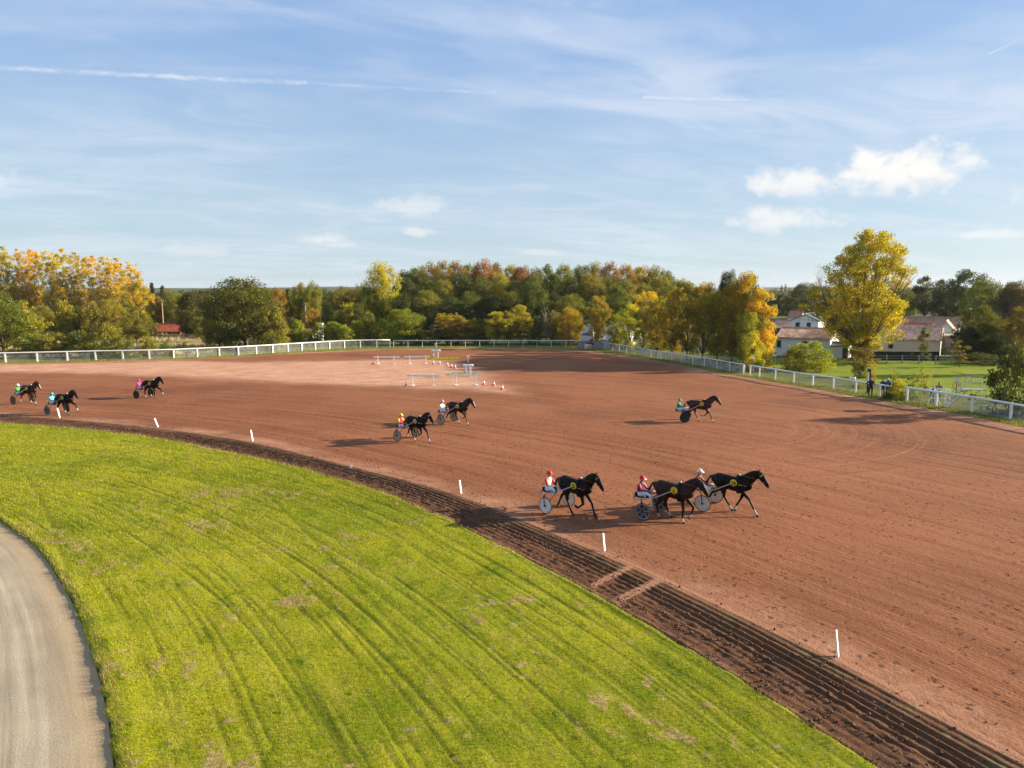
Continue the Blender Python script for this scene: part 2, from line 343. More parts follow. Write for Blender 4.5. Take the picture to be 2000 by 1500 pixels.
def mat_ground(name, c0, c1, c2, sc=0.08, fine=3.0):
    m = bpy.data.materials.new(name); m.use_nodes = True; g = NT(m.node_tree); b = g.N['Principled BSDF']; P = g.pos()
    b.inputs['Roughness'].default_value = 0.95; b.inputs['Specular IOR Level'].default_value = 0.05
    c = g.mix(g.rng(g.noise(P, sc, 5, 0.6), 0.35, 0.65), c0, c1)
    c = g.mix(g.rng(g.noise(P, fine, 4, 0.7), 0.5, 0.72, 0, 0.8), c, c2); g.L.new(c, b.inputs['Base Color'])
    bn = g.new('ShaderNodeBump'); bn.inputs['Strength'].default_value = 0.6; bn.inputs['Distance'].default_value = 0.1
    g.L.new(g.noise(P, fine * 2.5, 4, 0.7), bn.inputs['Height']); g.L.new(bn.outputs[0], b.inputs['Normal']); return m

def mat_sand():
    m = bpy.data.materials.new('grey_sand_path'); m.use_nodes = True; g = NT(m.node_tree); b = g.N['Principled BSDF']; P = g.pos()
    b.inputs['Roughness'].default_value = 0.95; b.inputs['Specular IOR Level'].default_value = 0.1
    q = g.attr('q'); s = g.attr('s')
    st = g.noise(g.comb(g.m('MULTIPLY', q, 3.2), g.m('MULTIPLY', s, 0.10), 0.0), 1.0, 5, 0.65, 0.4); n = g.noise(P, 0.5, 4, 0.6); f = g.noise(P, 20.0, 3, 0.7)
    c = g.mix(g.rng(n, 0.35, 0.65), (0.30, 0.245, 0.170), (0.37, 0.305, 0.210))
    c = g.mix(g.rng(st, 0.42, 0.7, 0, 0.8), c, (0.47, 0.395, 0.280)); c = g.mix(g.rng(st, 0.45, 0.30, 0, 0.7), c, (0.22, 0.185, 0.135))
    c = g.mix(g.rng(g.m('ADD', q, g.m('MULTIPLY', g.m('SUBTRACT', g.noise(P, 1.2, 4, 0.6), 0.5), 1.0)), 1.3, 0.1, 0, 0.85), c, (0.36, 0.255, 0.145))
    c = g.mix(0.5, c, g.mix(1.0, c, g.rng(f, 0.25, 0.75, 0.7, 1.3, 'LINEAR'), 'MULTIPLY'))
    g.L.new(c, b.inputs['Base Color'])
    bn = g.new('ShaderNodeBump'); bn.inputs['Strength'].default_value = 0.35; bn.inputs['Distance'].default_value = 0.03
    g.L.new(g.m('ADD', f, g.m('MULTIPLY', st, 0.8)), bn.inputs['Height']); g.L.new(bn.outputs[0], b.inputs['Normal']); return m

# ------------------------------------------------------------------ the ground
def vnoise(x, y, seed=0):
    x = np.asarray(x, float); y = np.asarray(y, float); xi = np.floor(x).astype(int); yi = np.floor(y).astype(int); xf = x - xi; yf = y - yi
    def h(a, b):
        q = (a * 374761393 + b * 668265263 + seed * 1442695041) & 0xffffffff; q = ((q ^ (q >> 13)) * 1274126177) & 0xffffffff; return ((q ^ (q >> 16)) & 0xffff) / 65535.0
    u = xf * xf * (3 - 2 * xf); w = yf * yf * (3 - 2 * yf)
    return (h(xi, yi) * (1 - u) + h(xi + 1, yi) * u) * (1 - w) + (h(xi, yi + 1) * (1 - u) + h(xi + 1, yi + 1) * u) * w
def fbm(x, y, o=4, seed=0):
    a = 0.5; r = 0; f = 1.0
    for k in range(o): r = r + a * vnoise(x * f, y * f, seed + k); a *= 0.5; f *= 2.03
    return r
def curve(pts, n, pre=None, post=None):
    P = [np.array(p[:2], float) for p in pts]
    if pre: d = P[0] - P[1]; P.insert(0, P[0] + d / np.linalg.norm(d) * pre)
    if post: d = P[-1] - P[-2]; P.append(P[-1] + d / np.linalg.norm(d) * post)
    Q = [2 * P[0] - P[1]] + P + [2 * P[-1] - P[-2]]; out = []
    for i in range(1, len(Q) - 2):
        a, b, c, d = Q[i - 1:i + 3]
        for t in np.linspace(0, 1, 24, endpoint=False):
            out.append(0.5 * (2 * b + (c - a) * t + (2 * a - 5 * b + 4 * c - d) * t * t + (3 * b - a - 3 * c + d) * t ** 3))
    out.append(P[-1]); out = np.array(out); s = np.r_[0, np.cumsum(np.linalg.norm(np.diff(out, axis=0), axis=1))]
    q = np.linspace(0, s[-1], n); return np.c_[np.interp(q, s, out[:, 0]), np.interp(q, s, out[:, 1])], q
def near_curve(v, cv, cs):
    best = np.full(len(v), 1e9); bs = np.zeros(len(v)); side = np.zeros(len(v))
    for i in range(len(cv) - 1):
        a = cv[i]; d = cv[i + 1] - a; L2 = d @ d; w = v - a; t = np.clip((w @ d) / L2, 0, 1); e = w - t[:, None] * d; q = (e * e).sum(1); k = q < best
        best[k] = q[k]; bs[k] = cs[i] + t[k] * math.sqrt(L2); side[k] = np.sign(d[0] * w[k, 1] - d[1] * w[k, 0])
    return np.sqrt(best), bs, side
def poly_sd(v, poly):
    poly = np.array(poly); ins = np.zeros(len(v), bool); n = len(poly)
    for i in range(n):
        a = poly[i]; b = poly[(i + 1) % n]; c = ((a[1] > v[:, 1]) != (b[1] > v[:, 1])) & (v[:, 0] < (b[0] - a[0]) * (v[:, 1] - a[1]) / (b[1] - a[1] + 1e-12) + a[0]); ins ^= c
    cv = np.vstack([poly, poly[:1]]); d, _, _ = near_curve(v, cv, np.zeros(len(cv))); return np.where(ins, d, -d)
def grid_faces(n, m):
    i = np.arange((n - 1) * (m - 1)); r = i // (m - 1); c = i % (m - 1); a = r * m + c; return np.c_[a, a + 1, a + m + 1, a + m]
GPX = lambda L: [gp(*p) for p in L]

grass_edge, ge_s = curve(GPX([(0, 826), (157, 838.5), (304, 856), (444, 884), (574, 912), (700, 948), (829, 996), (988, 1071), (1144, 1152), (1307, 1244), (1447, 1330), (1575, 1411), (1715, 1500)]), 900, 45, 9)
track_edge, te_s = curve(GPX([(0, 810), (118, 817), (308, 835), (494, 862), (687, 908), (901, 965), (1181, 1077), (1400, 1175), (1637, 1283), (1796, 1369), (2000, 1476)]), 900, 45, 9)
sand_edge, sa_s = curve(GPX([(0, 1017), (70, 1070), (115.5, 1133), (150, 1196), (178, 1273), (199.5, 1350), (213, 1420), (222, 1500)]), 900, 22, 7)
verge_edge, ve_s = curve(GPX([(0, 711), (250, 704.5), (400, 700), (500, 694.5), (600, 688.5), (750, 682), (900, 681), (1080, 682), (1150, 685.5), (1200, 692), (1300, 708), (1400, 728), (1480, 741), (1600, 762), (1700, 780), (1800, 797), (1900, 815), (2000, 836)]), 600, 40, 14)

# base sheet to the horizon
gx = np.r_[-4000, -1500, -600, -300, -150, 0, 150, 300, 600, 1500, 4000.]; gy = np.r_[-200, 0, 60, 120, 200, 400, 800, 1600, 3000, 6000.]
X, Y = np.meshgrid(gx, gy); gv = np.c_[X.ravel(), Y.ravel(), np.full(X.size, -0.06)]
M_LAND = mat_ground('rough_pasture', (0.070, 0.085, 0.020), (0.13, 0.125, 0.035), (0.17, 0.14, 0.06))
tag(link('ground', mesh_np('ground', gv, grid_faces(len(gy), len(gx)), [M_LAND])), kind='structure')

# red track
tx = np.arange(-95, 75, 0.3); ty = np.arange(6, 124, 0.3); X, Y = np.meshgrid(tx, ty); v2 = np.c_[X.ravel(), Y.ravel()]
td, ts, _ = near_curve(v2, track_edge[::6], te_s[::6])
island = [gp(*p)[:2] for p in [(-260, 718), (0, 711), (130, 709.5), (250, 707), (340, 703.5), (480, 708), (560, 705.5), (700, 704), (790, 701), (870, 702.5), (925, 719), (965, 744), (1005, 770), (900, 761), (800, 757), (640, 750), (480, 743), (300, 734), (230, 730), (0, 728), (-260, 729)]]
dry = poly_sd(v2, island)
vd, _, _ = near_curve(v2, verge_edge[::4], ve_s[::4])
dry = np.maximum(dry, 0.6 - vd * 0.9)                       # pale rim along the outer verge
dry = np.maximum(dry, -0.35 - np.abs(td - 0.35) * 1.6)          # worn pale line beside the marker posts
tz = 0.02 * (fbm(X * 0.5, Y * 0.5, 4, 3).ravel() - 0.5)
tz += 0.012 * (vnoise(td * 3.0, ts * 0.15, 9) - 0.5)
tf = grid_faces(len(ty), len(tx)); _, _, tside = near_curve(v2, track_edge[::6], te_s[::6]); _, _, vside = near_curve(v2, verge_edge[::4], ve_s[::4])
okv = ((tside > 0) | (td < 0.9)) & ((vside < 0) | (vd < 0.9)); tf = tf[okv[tf].all(1)]
me = mesh_np('track', np.c_[v2, tz], tf, [mat_track()], True, {'s': ts, 't': td, 'dry': dry})
tag(link('track', me), kind='structure')

# worn inner path of pale grey sand
NA, NB = 420, 60
def loft(c0, c1, na, nb, ease=1.0):
    i = np.linspace(0, len(c0) - 1, na).astype(int); t = np.linspace(0, 1, nb) ** ease
    A = c0[i][:, None, :]; B = c1[i][:, None, :]; return (A * (1 - t)[None, :, None] + B * t[None, :, None]), t, i
nrm = np.gradient(sand_edge, axis=0); nrm = np.c_[nrm[:, 1], -nrm[:, 0]]; nrm /= np.linalg.norm(nrm, axis=1)[:, None]
inner = sand_edge + nrm * 14.0
L, t, i = loft(sand_edge, inner, NA, NB); q = np.broadcast_to((t * 14)[None, :], L.shape[:2]); s_ = np.broadcast_to(sa_s[i][:, None], L.shape[:2])
z = 0.010 + 0.012 * (vnoise(q * 2.2, s_ * 0.1, 5) - 0.5) - 0.02 * np.exp(-(q / 0.25) ** 2)
tag(link('sand_path', mesh_np('sand_path', np.c_[L.reshape(-1, 2), z.ravel()], grid_faces(NA, NB), [mat_sand()], True, {'q': q.ravel(), 's': s_.ravel()})), kind='structure')

# infield turf with wheel ruts
NA, NB = 640, 260
L, t, i = loft(sand_edge, grass_edge, NA, NB); T = np.broadcast_to(t[None, :], L.shape[:2]); S = np.broadcast_to(ge_s[i][:, None], L.shape[:2])
gxw, gyw = L[..., 0], L[..., 1]; width = np.linalg.norm(L[:, -1] - L[:, 0], axis=1)[:, None]; TM = T * width      # metres from the path
rut = np.zeros(T.shape); rr = np.random.default_rng(3)
for k in range(22):
    t0 = rr.uniform(0.04, 0.96); dr = rr.uniform(-0.16, 0.16); ph = rr.uniform(0, 6); am = rr.uniform(0.004, 0.02); u = (S - ge_s[-1] * 0.5) / ge_s[-1]
    cen = t0 + dr * u + am * np.sin(u * 9 + ph) + 0.004 * np.sin(u * 37 + ph)
    brk = np.clip((vnoise(S * 0.22, np.full(S.shape, k * 7.3), 21) - 0.30) * 3.2, 0, 1)
    for off in ((0.0, 1.45) if k % 2 == 0 else (0.0,)):
        w = 0.035 + 0.018 * (k % 3); rut = np.maximum(rut, np.exp(-(((T - cen) * width - off) / w) ** 2) * brk * rr.uniform(0.25, 0.85))
for k in range(20):                                            # fine single tyre lines
    t0 = rr.uniform(0.03, 0.97); dr = rr.uniform(-0.22, 0.22); ph = rr.uniform(0, 6); u = (S - ge_s[-1] * 0.5) / ge_s[-1]
    brk = np.clip((vnoise(S * 0.3, np.full(S.shape, k * 5.1 + 200), 23) - 0.42) * 4, 0, 1); rut = np.maximum(rut, np.exp(-((T - t0 - dr * u - 0.015 * np.sin(u * 11 + ph)) * width / 0.040) ** 2) * brk * 0.55)
for k in range(9):                                             # tracks curving across
    a = rr.uniform(-20, 8); b = rr.uniform(14, 34); xx = gxw - a; d = np.abs((gyw - b) - xx * rr.uniform(-2.2, -1.2) + 0.02 * xx * xx * 0.6) / 2.0
    rut = np.maximum(rut, np.exp(-(d / 0.09) ** 2) * 0.45 * (np.abs(xx) < 9))
hayn = 0.62 * fbm(gxw * 3.6 + 4, gyw * 3.6, 3, 40) + 0.38 * fbm(gxw * 0.5, gyw * 0.5 + 9, 3, 44); hay = np.clip((hayn - 0.522) * 9, 0, 1) * np.clip((S - 44) / 22, 0.3, 1)
gz = 0.045 + 0.05 * (fbm(gxw * 0.6, gyw * 0.6, 4, 11) - 0.45) + 0.03 * (fbm(gxw * 2.5, gyw * 2.5, 2, 15) - 0.4) - 0.038 * rut + 0.012 * hay
gz += 0.05 * (np.exp(-((TM - 0.35) / 0.3) ** 2))                # raised lip by the path
gz = np.where((T <= 0) | (T >= 1), -0.05, gz)
mow = 0.45 * vnoise(TM * 4.0 + 2.2 * fbm(S * 0.12, TM * 0.2, 2, 68), S * 0.16, 61) + 0.30 * vnoise(TM * 11.0, S * 0.4, 62) + 0.25 * vnoise(gxw * 1.3, gyw * 1.3, 63)
for e_, sg in ((0, 1), (1, 1), (NB - 2, -1), (NB - 1, -1)):       # ragged turf edges
    dv = (L[:, NB // 2] - L[:, 0]); dv /= np.linalg.norm(dv, axis=1)[:, None]; L[:, e_] += dv * (0.22 * (fbm(S[:, 0] * 1.5, S[:, 0] * 0 + sg, 4, 66) - 0.5))[:, None]
TURF = mat_grass()
tag(link('infield_turf', mesh_np('infield_turf', np.c_[L.reshape(-1, 2), gz.ravel()], grid_faces(NA, NB), [TURF], True, {'rut': rut.ravel(), 'hay': hay.ravel(), 'mow': mow.ravel()})), kind='structure')

def blades(name, P, H, Wd, lay, hay, matl, seed=1, label=None, cat='grass', mow=None):
    r = np.random.default_rng(seed); n = len(P); a = r.uniform(0, 2 * np.pi, n); lean = lay * r.uniform(0.2, 1.0, n)
    d = np.c_[np.cos(a), np.sin(a), np.zeros(n)]; sd = np.c_[-np.sin(a), np.cos(a), np.zeros(n)]; w = Wd[:, None] * 0.5
    tip = P + d * (H * lean)[:, None] + np.c_[np.zeros(n), np.zeros(n), H * np.sqrt(np.clip(1 - lean ** 2, 0.05, 1))]
    v = np.stack([P - sd * w, P + sd * w, tip], 1).reshape(-1, 3); f = np.arange(3 * n).reshape(-1, 3); lv = np.repeat(r.uniform(0, 1, n), 3)
    o = link(name, mesh_np(name, v, f, [matl], False, {'lv': lv, 'hay': np.repeat(hay, 3), 'mow': np.repeat(mow if mow is not None else np.full(n, 0.48), 3)})); tag(o, label, cat, None, 'stuff'); return o
GBL = mat_grass('grass_blade', True)
# blades on the turf: dense near, thinner far
fa = np.linalg.norm(np.cross(np.c_[(L[1:, :-1] - L[:-1, :-1]).reshape(-1, 2), np.zeros((NA - 1) * (NB - 1))], np.c_[(L[:-1, 1:] - L[:-1, :-1]).reshape(-1, 2), np.zeros((NA - 1) * (NB - 1))]), axis=1)
cx = L[:-1, :-1, 0].ravel(); cy = L[:-1, :-1, 1].ravel(); dist = np.hypot(cx, cy)
vis = (cy > 10) & (np.abs(cx) < cy * 0.80 + 3)
dens = 1000 * np.clip((17 / np.maximum(dist, 12)) ** 1.35, 0.1, 1.2); wgt = fa * dens * vis; Nb = int(wgt.sum()); print('blades', Nb)
cell = RNG.choice(len(wgt), size=min(Nb, 620000), p=wgt / wgt.sum()); r0, c0 = cell // (NB - 1), cell % (NB - 1); fu, fv = RNG.uniform(0, 1, len(cell)), RNG.uniform(0, 1, len(cell))
G3 = np.concatenate([L, gz[..., None]], 2)
Pb = (G3[r0, c0] * ((1 - fu) * (1 - fv))[:, None] + G3[r0 + 1, c0] * (fu * (1 - fv))[:, None] + G3[r0, c0 + 1] * ((1 - fu) * fv)[:, None] + G3[r0 + 1, c0 + 1] * (fu * fv)[:, None])
rt = rut[r0, c0]; hy = hay[r0, c0]; mw = mow[r0, c0]; ed_ = (c0 < 6) | (c0 > NB - 6); dd = np.hypot(Pb[:, 0], Pb[:, 1]); tall = fbm(Pb[:, 0] * 0.9, Pb[:, 1] * 0.9, 3, 77)
keep = RNG.uniform(0, 1, len(cell)) > rt * 0.8; Pb, rt, hy, dd, tall, mw, ed_ = Pb[keep], rt[keep], hy[keep], dd[keep], tall[keep], mw[keep], ed_[keep]
Hb = RNG.uniform(0.03, 0.075, len(Pb)) * (0.45 + 1.3 * tall) * np.clip(dd / 22, 1, 1.5); isd = (RNG.uniform(0, 1, len(Pb)) < hy * 0.8) | (RNG.uniform(0, 1, len(Pb)) < np.where(ed_, 0.35, 0.05)); Hb = Hb * np.where(ed_, 1.5, 1.0)
blades('infield_grass', Pb - np.array([0, 0, 0.005]), Hb * np.where(isd, 1.7, 1), np.clip(0.010 * dd / 16, 0.009, 0.03) * np.where(isd, 0.8, 1), np.where(isd, 0.98, 0.75), isd.astype(float), GBL, 5, 'yellow-green cut grass of the curved infield, with strewn dry wisps', 'grass', mw)

# harrowed strip between turf and track, real furrows
NA, NB = 1100, 110
i0 = np.linspace(0, 899, NA); 
def res(c, s_): return np.c_[np.interp(i0, np.arange(900), c[:, 0]), np.interp(i0, np.arange(900), c[:, 1])]
A, B = res(grass_edge, 0), res(track_edge, 0); t = np.linspace(0, 1, NB); L2 = A[:, None] * (1 - t)[None, :, None] + B[:, None] * t[None, :, None]
T2 = np.broadcast_to(t[None], L2.shape[:2]); S2 = np.broadcast_to(np.interp(i0, np.arange(900), te_s)[:, None], T2.shape); wd = np.linalg.norm(B - A, axis=1)[:, None]; Q2 = T2 * wd
wob = 0.10 * (fbm(S2 * 0.16, Q2 * 0.3, 3, 50) - 0.45)
fur = 1.5 * (0.5 * vnoise((Q2 + wob) * 4.2, S2 * 0.045, 52) + 0.33 * vnoise((Q2 + wob) * 9.5, S2 * 0.10, 53) + 0.17 * vnoise(Q2 * 19, S2 * 0.3, 54) - 0.5) + 0.62 * np.sin((Q2 + 0.35 * wob) * 2 * np.pi / 0.25) * (0.35 + vnoise(Q2 * 1.1, S2 * 0.05, 57)); amp = 0.042 * np.clip((Q2) / 0.9, 0.15, 1) * np.clip((wd - Q2) / 1.1, 0.0, 1)
clod = (fbm(L2[..., 0] * 7, L2[..., 1] * 7, 3, 55) - 0.45) * (0.075 * np.exp(-((Q2 - 0.8) / 0.7) ** 2) + 0.03 * np.clip((wd - Q2), 0, 1))
cross = np.zeros(T2.shape)
for (pa, pb, w) in [((1158, 1146), (1280, 1083), 0.16), ((1205, 1176), (1345, 1105), 0.2)]:
    a = np.array(gp(*pa)[:2]); b = np.array(gp(*pb)[:2]); d, _, _ = near_curve(L2.reshape(-1, 2), np.array([a, b]), np.array([0, 1.])); cross = np.maximum(cross, np.exp(-(d.reshape(T2.shape) / w) ** 4))
z2 = 0.03 + (amp * fur + clod) * (1 - cross) + 0.01 * cross
z2 = np.where(T2 >= 1, -0.02, np.where(T2 <= 0, -0.02, z2)); z2 = z2 - 0.03 * np.clip(1 - (wd - Q2) / 0.5, 0, 1)
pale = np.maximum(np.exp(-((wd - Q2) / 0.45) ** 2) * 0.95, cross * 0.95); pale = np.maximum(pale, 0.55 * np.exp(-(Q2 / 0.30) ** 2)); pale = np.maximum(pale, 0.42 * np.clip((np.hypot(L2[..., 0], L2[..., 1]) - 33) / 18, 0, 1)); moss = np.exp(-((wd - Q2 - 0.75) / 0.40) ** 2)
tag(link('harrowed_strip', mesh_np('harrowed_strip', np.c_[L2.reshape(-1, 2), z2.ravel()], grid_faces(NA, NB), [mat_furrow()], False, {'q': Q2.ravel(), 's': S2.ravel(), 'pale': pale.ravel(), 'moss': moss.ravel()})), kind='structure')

# loose clods on the soil and the track
def clods():
    n = 5200; k = RNG.integers(250, 1099, n); qq = np.abs(RNG.normal(0.9, 0.8, n)); m = RNG.uniform(0, 1, n) < 0.55
    wk = wd[k, 0]; P = A[k] * (1 - qq / wk)[:, None] + B[k] * (qq / wk)[:, None]
    far = RNG.uniform(0.3, 16, n) ** 1.0; dirv = (B[k] - A[k]) / wk[:, None]; P = np.where(m[:, None], P, B[k] + dirv * far[:, None]); sz = RNG.uniform(0.012, 0.038, n) * np.where(m, 1.25, 0.8)
    base = np.array([[1, 0, 0], [-1, 0, 0], [0, 1, 0], [0, -1, 0], [0, 0, 1], [0, 0, -1.]]); tri = np.array([[0, 2, 4], [2, 1, 4], [1, 3, 4], [3, 0, 4], [2, 0, 5], [1, 2, 5], [3, 1, 5], [0, 3, 5]])
    v = base[None] * RNG.uniform(0.6, 1.3, (n, 6, 1)) * sz[:, None, None] + np.c_[P, np.where(m, 0.05, 0.02)][:, None, :]
    f = tri[None] + (np.arange(n) * 6)[:, None, None]
    o = link('soil_clods', mesh_np('soil_clods', v.reshape(-1, 3), f.reshape(-1, 3), [mat('clod', (0.12, 0.058, 0.034), 0.95, 0.4)], True)); tag(o, 'loose brown clods scattered along the harrowed strip and track', 'soil', None, 'stuff')
clods()

# outer verge, meadow behind the right-hand fence, dry field on the left
vn = np.gradient(verge_edge, axis=0); vn = np.c_[-vn[:, 1], vn[:, 0]]; vn /= np.linalg.norm(vn, axis=1)[:, None]
outv = verge_edge + vn * 9.0; L3, t, i = loft(verge_edge, outv, 500, 16); Tv = np.broadcast_to(t[None], L3.shape[:2])
z3 = 0.02 + 0.05 * fbm(L3[..., 0] * 0.8, L3[..., 1] * 0.8, 3, 70); z3 = np.where(Tv <= 0, -0.03, np.where(Tv >= 1, -0.10, z3)); lip = L3.copy()
lip[:, 0] += (vn[i] * 0.5 * (fbm(ve_s[i] * 0.6, ve_s[i] * 0, 3, 71) - 0.5)[:, None])
M_VERGE = mat_ground('verge_grass', (0.070, 0.095, 0.016), (0.135, 0.135, 0.028), (0.20, 0.165, 0.06), 0.3, 2.5)
tag(link('verge', mesh_np('verge', np.c_[lip.reshape(-1, 2), z3.ravel()], grid_faces(500, 16), [M_VERGE], True)), kind='structure')
M_MEADOW = mat_ground('bright_meadow', (0.13, 0.185, 0.012), (0.20, 0.225, 0.018), (0.23, 0.22, 0.03), 0.12, 1.6)
def sheet(name, pts, z, m):
    b = MB(); b.add([(p[0], p[1], z) for p in pts], [tuple(range(len(pts)))]); o = b.obj(name, [m]); tag(o, kind='structure'); return o
sheet('meadow', [(34, 47), (90, 30), (110, 60), (95, 97), (55, 99), (33, 96), (24, 90), (28, 66)], 0.004 - 0.03, M_MEADOW)
M_DRY = mat_ground('dry_field', (0.27, 0.20, 0.075), (0.36, 0.27, 0.12), (0.18, 0.16, 0.05), 0.10, 1.2)
sheet('dry_field', [(-110, 108), (-70, 99), (-50, 99), (-47, 112), (-52, 140), (-60, 166), (-110, 170), (-125, 140)], -0.02, M_DRY)
# tall dry grass and rough verge grass
n = 26000; P = np.c_[RNG.uniform(-100, -47, n), RNG.uniform(103, 160, n), np.full(n, -0.03)]; cl = fbm(P[:, 0] * 0.15, P[:, 1] * 0.15, 3, 90); P = P[cl > 0.40]; n = len(P)
DRYB = mat('dry_stalk', (0.34, 0.26, 0.12), 0.9, 0.3, 0.3)
blades('tall_dry_grass', P, RNG.uniform(0.3, 0.8, n), np.full(n, 0.10), np.full(n, 0.5), np.zeros(n), DRYB, 6, 'tall straw-coloured grass of the field by the red-roofed shed')
n = 60000; k = RNG.integers(60, 598, n); off = np.abs(RNG.normal(0, 2.0, n)) ; P = verge_edge[k] + vn[k] * (off + 0.15)[:, None] + (verge_edge[np.minimum(k + 1, 599)] - verge_edge[k]) * RNG.uniform(0, 1, n)[:, None]
blades('verge_tufts', np.c_[P, np.zeros(n)], RNG.uniform(0.05, 0.26, n) * (0.4 + fbm(P[:, 0] * 0.4, P[:, 1] * 0.4, 3, 95)), np.full(n, 0.045), np.full(n, 0.7), (RNG.uniform(0, 1, n) < 0.3).astype(float), GBL, 8, 'rough grass along the foot of the outer white fences')

# ------------------------------------------------------------------ trees
def leaves_mesh(name, P, size, rng, flat=0.25, aspect=0.62):
    n = len(P); nrm = rng.normal(0, 1, (n, 3)); nrm[:, 2] += flat * 2; nrm /= np.linalg.norm(nrm, axis=1)[:, None]
    r = rng.normal(0, 1, (n, 3)); u = np.cross(nrm, r); u /= np.linalg.norm(u, axis=1)[:, None]; w = np.cross(nrm, u); s = size[:, None]
    v = np.stack([P - u * s * 0.5, P + w * s * 0.5 * aspect - u * s * 0.05, P + u * s * 0.5, P - w * s * 0.5 * aspect - u * s * 0.05], 1).reshape(-1, 3)
    return mesh_np(name, v, np.arange(4 * n).reshape(-1, 4), [LEAF], False, {'lv': np.repeat(rng.uniform(0, 1, n), 4)})

def tree_proto(name, H, Wd, base, prof, n_cl, n_lf, lsz, cl, seed, trunk_r=None, bark=BARK, shell=0.4, flat=0.25, branches=46, leader=0.85, limbs_up=0.35, round_=1.0, sparse_top=0.0):
    """prof(h) gives the crown radius (0..1) at crown height h; base is where the crown begins, as a share of H"""
    rng = np.random.default_rng(seed); mb = MB(); tr = trunk_r or H * 0.02; z0 = H * base; ch = H - z0
    lob = rng.uniform(0, 6.28, 4); la = rng.uniform(0.06, 0.20, 4)
    def rad(h, a): return max(prof(h), 0.02) * Wd / 2 * (1 + sum(la[k] * math.sin((k + 1) * a + lob[k] + 5 * h * (k - 1)) for k in range(4)))
    bend = rng.uniform(-0.04, 0.04, 2) * H
    ax = lambda z: Vector((bend[0] * math.sin(z / H * 3), bend[1] * math.sin(z / H * 2.3), z))
    pts = [ax(H * leader * k / 9) for k in range(10)]; pts[0].z = -0.3
    mb.tube(pts, [tr * (1.35 if k == 0 else 1) * (1 - 0.095 * k) for k in range(10)], 8)
    cen = []; siz = []
    for k in range(n_cl):
        h = rng.uniform(0, 1); a = rng.uniform(0, 6.283); 
        for _ in range(30):
            h = rng.uniform(0.0, 1.0)
            if rng.uniform() < prof(h) + 0.1: break
        rr = rad(h, a) * rng.uniform(0, 1) ** shell; z = z0 + h * ch
        c = Vector((math.cos(a) * rr, math.sin(a) * rr, z)) + Vector((ax(min(z, H * leader)).x, ax(min(z, H * leader)).y, 0))
        cen.append(c); siz.append(cl * Wd * rng.uniform(0.6, 1.35))
    order = np.argsort([-(c - ax(c.z)).length for c in cen])
    for k in order[:branches]:
        c = cen[k]; rr = math.hypot(c.x, c.y); zb = max(H * base * 0.75, c.z - rr * (0.6 + limbs_up * 2) - 0.04 * H); zb = min(zb, H * leader * 0.97); p0 = ax(zb); 
        md = p0.lerp(c, 0.5) + Vector((rng.normal(0, 0.03), rng.normal(0, 0.03), -0.04 + limbs_up * 0.1)) * H * 0.3; r0 = tr * 0.42 * (1 - zb / H * 0.75)
        mb.tube([p0, md, c], [r0, r0 * 0.6, r0 * 0.22], 5, False)
        for q in range(2):
            e = c + Vector(rng.normal(0, 1, 3)) * siz[k] * 0.9; mb.tube([md.lerp(c, 0.5), e], [r0 * 0.35, r0 * 0.1], 3, False)
    cen = np.array(cen); siz = np.array(siz); pk = rng.choice(n_cl, n_lf, p=siz ** 1.6 / (siz ** 1.6).sum())
    d = rng.normal(0, 1, (n_lf, 3)); d /= np.linalg.norm(d, axis=1)[:, None]; rr = rng.uniform(0, 1, n_lf) ** 0.45
    P = cen[pk] + d * (rr * siz[pk])[:, None] * np.array([1, 1, 0.72]); lump = 1 + 0.35 * np.sin(P[:, 0] * 2.1 + seed) * np.sin(P[:, 1] * 2.3) * np.sin(P[:, 2] * 1.9); P = cen[pk] + (P - cen[pk]) * lump[:, None]
    if sparse_top: k = rng.uniform(0, 1, n_lf) > sparse_top * np.clip((P[:, 2] - z0) / ch, 0, 1) * 0.5; P = P[k]
    P = P[P[:, 2] > 0.05]
    return mb.mesh('trunk', [bark], True), leaves_mesh('crown', P, rng.uniform(0.6, 1.3, len(P)) * lsz, rng, flat), H, Wd

dome = lambda h: math.sqrt(max(0, 1 - (2 * h - 0.85) ** 2 / 1.33)) if h > 0.42 else 0.72 + 0.28 * math.sqrt(h / 0.42)
bushp = lambda h: math.sqrt(max(0.0, 1 - h ** 2.2)) * (0.86 + 0.14 * min(1, h * 5))
upright = lambda h: (0.55 + 0.45 * math.sin(min(1, h * 1.25) * math.pi * 0.62)) * math.sqrt(max(0, 1 - max(0, h - 0.55) ** 2 / 0.2025))
column = lambda h: (0.55 + 0.45 * math.sin(h * math.pi)) * (1 - 0.45 * max(0, h - 0.8) / 0.2)
cone = lambda h: 1.0 - 0.93 * h
PR = {}
for k in range(4): PR['oak%d' % k] = tree_proto('oak', 14, 13, 0.10, dome, 115, 26000, 0.33, 0.122, 10 + k, 0.34, branches=22)
for k in range(3): PR['bush%d' % k] = tree_proto('bush', 4.5, 6, 0.0, bushp, 60, 6500, 0.23, 0.12, 20 + k, 0.07, branches=18, leader=0.5)
for k in range(4): PR['ash%d' % k] = tree_proto('ash', 13, 8, 0.13, upright, 90, 15000, 0.27, 0.12, 30 + k, 0.17, limbs_up=0.7, shell=0.5, branches=60)
for k in range(4): PR['poplar%d' % k] = tree_proto('poplar', 22, 6.5, 0.22, column, 160, 11500, 0.30, 0.105, 40 + k, 0.20, BARKP, limbs_up=0.9, shell=0.6, branches=75)
for k in range(2): PR['cypress%d' % k] = tree_proto('cypress', 14, 6, 0.04, cone, 80, 9000, 0.30, 0.12, 50 + k, 0.2, shell=0.4)
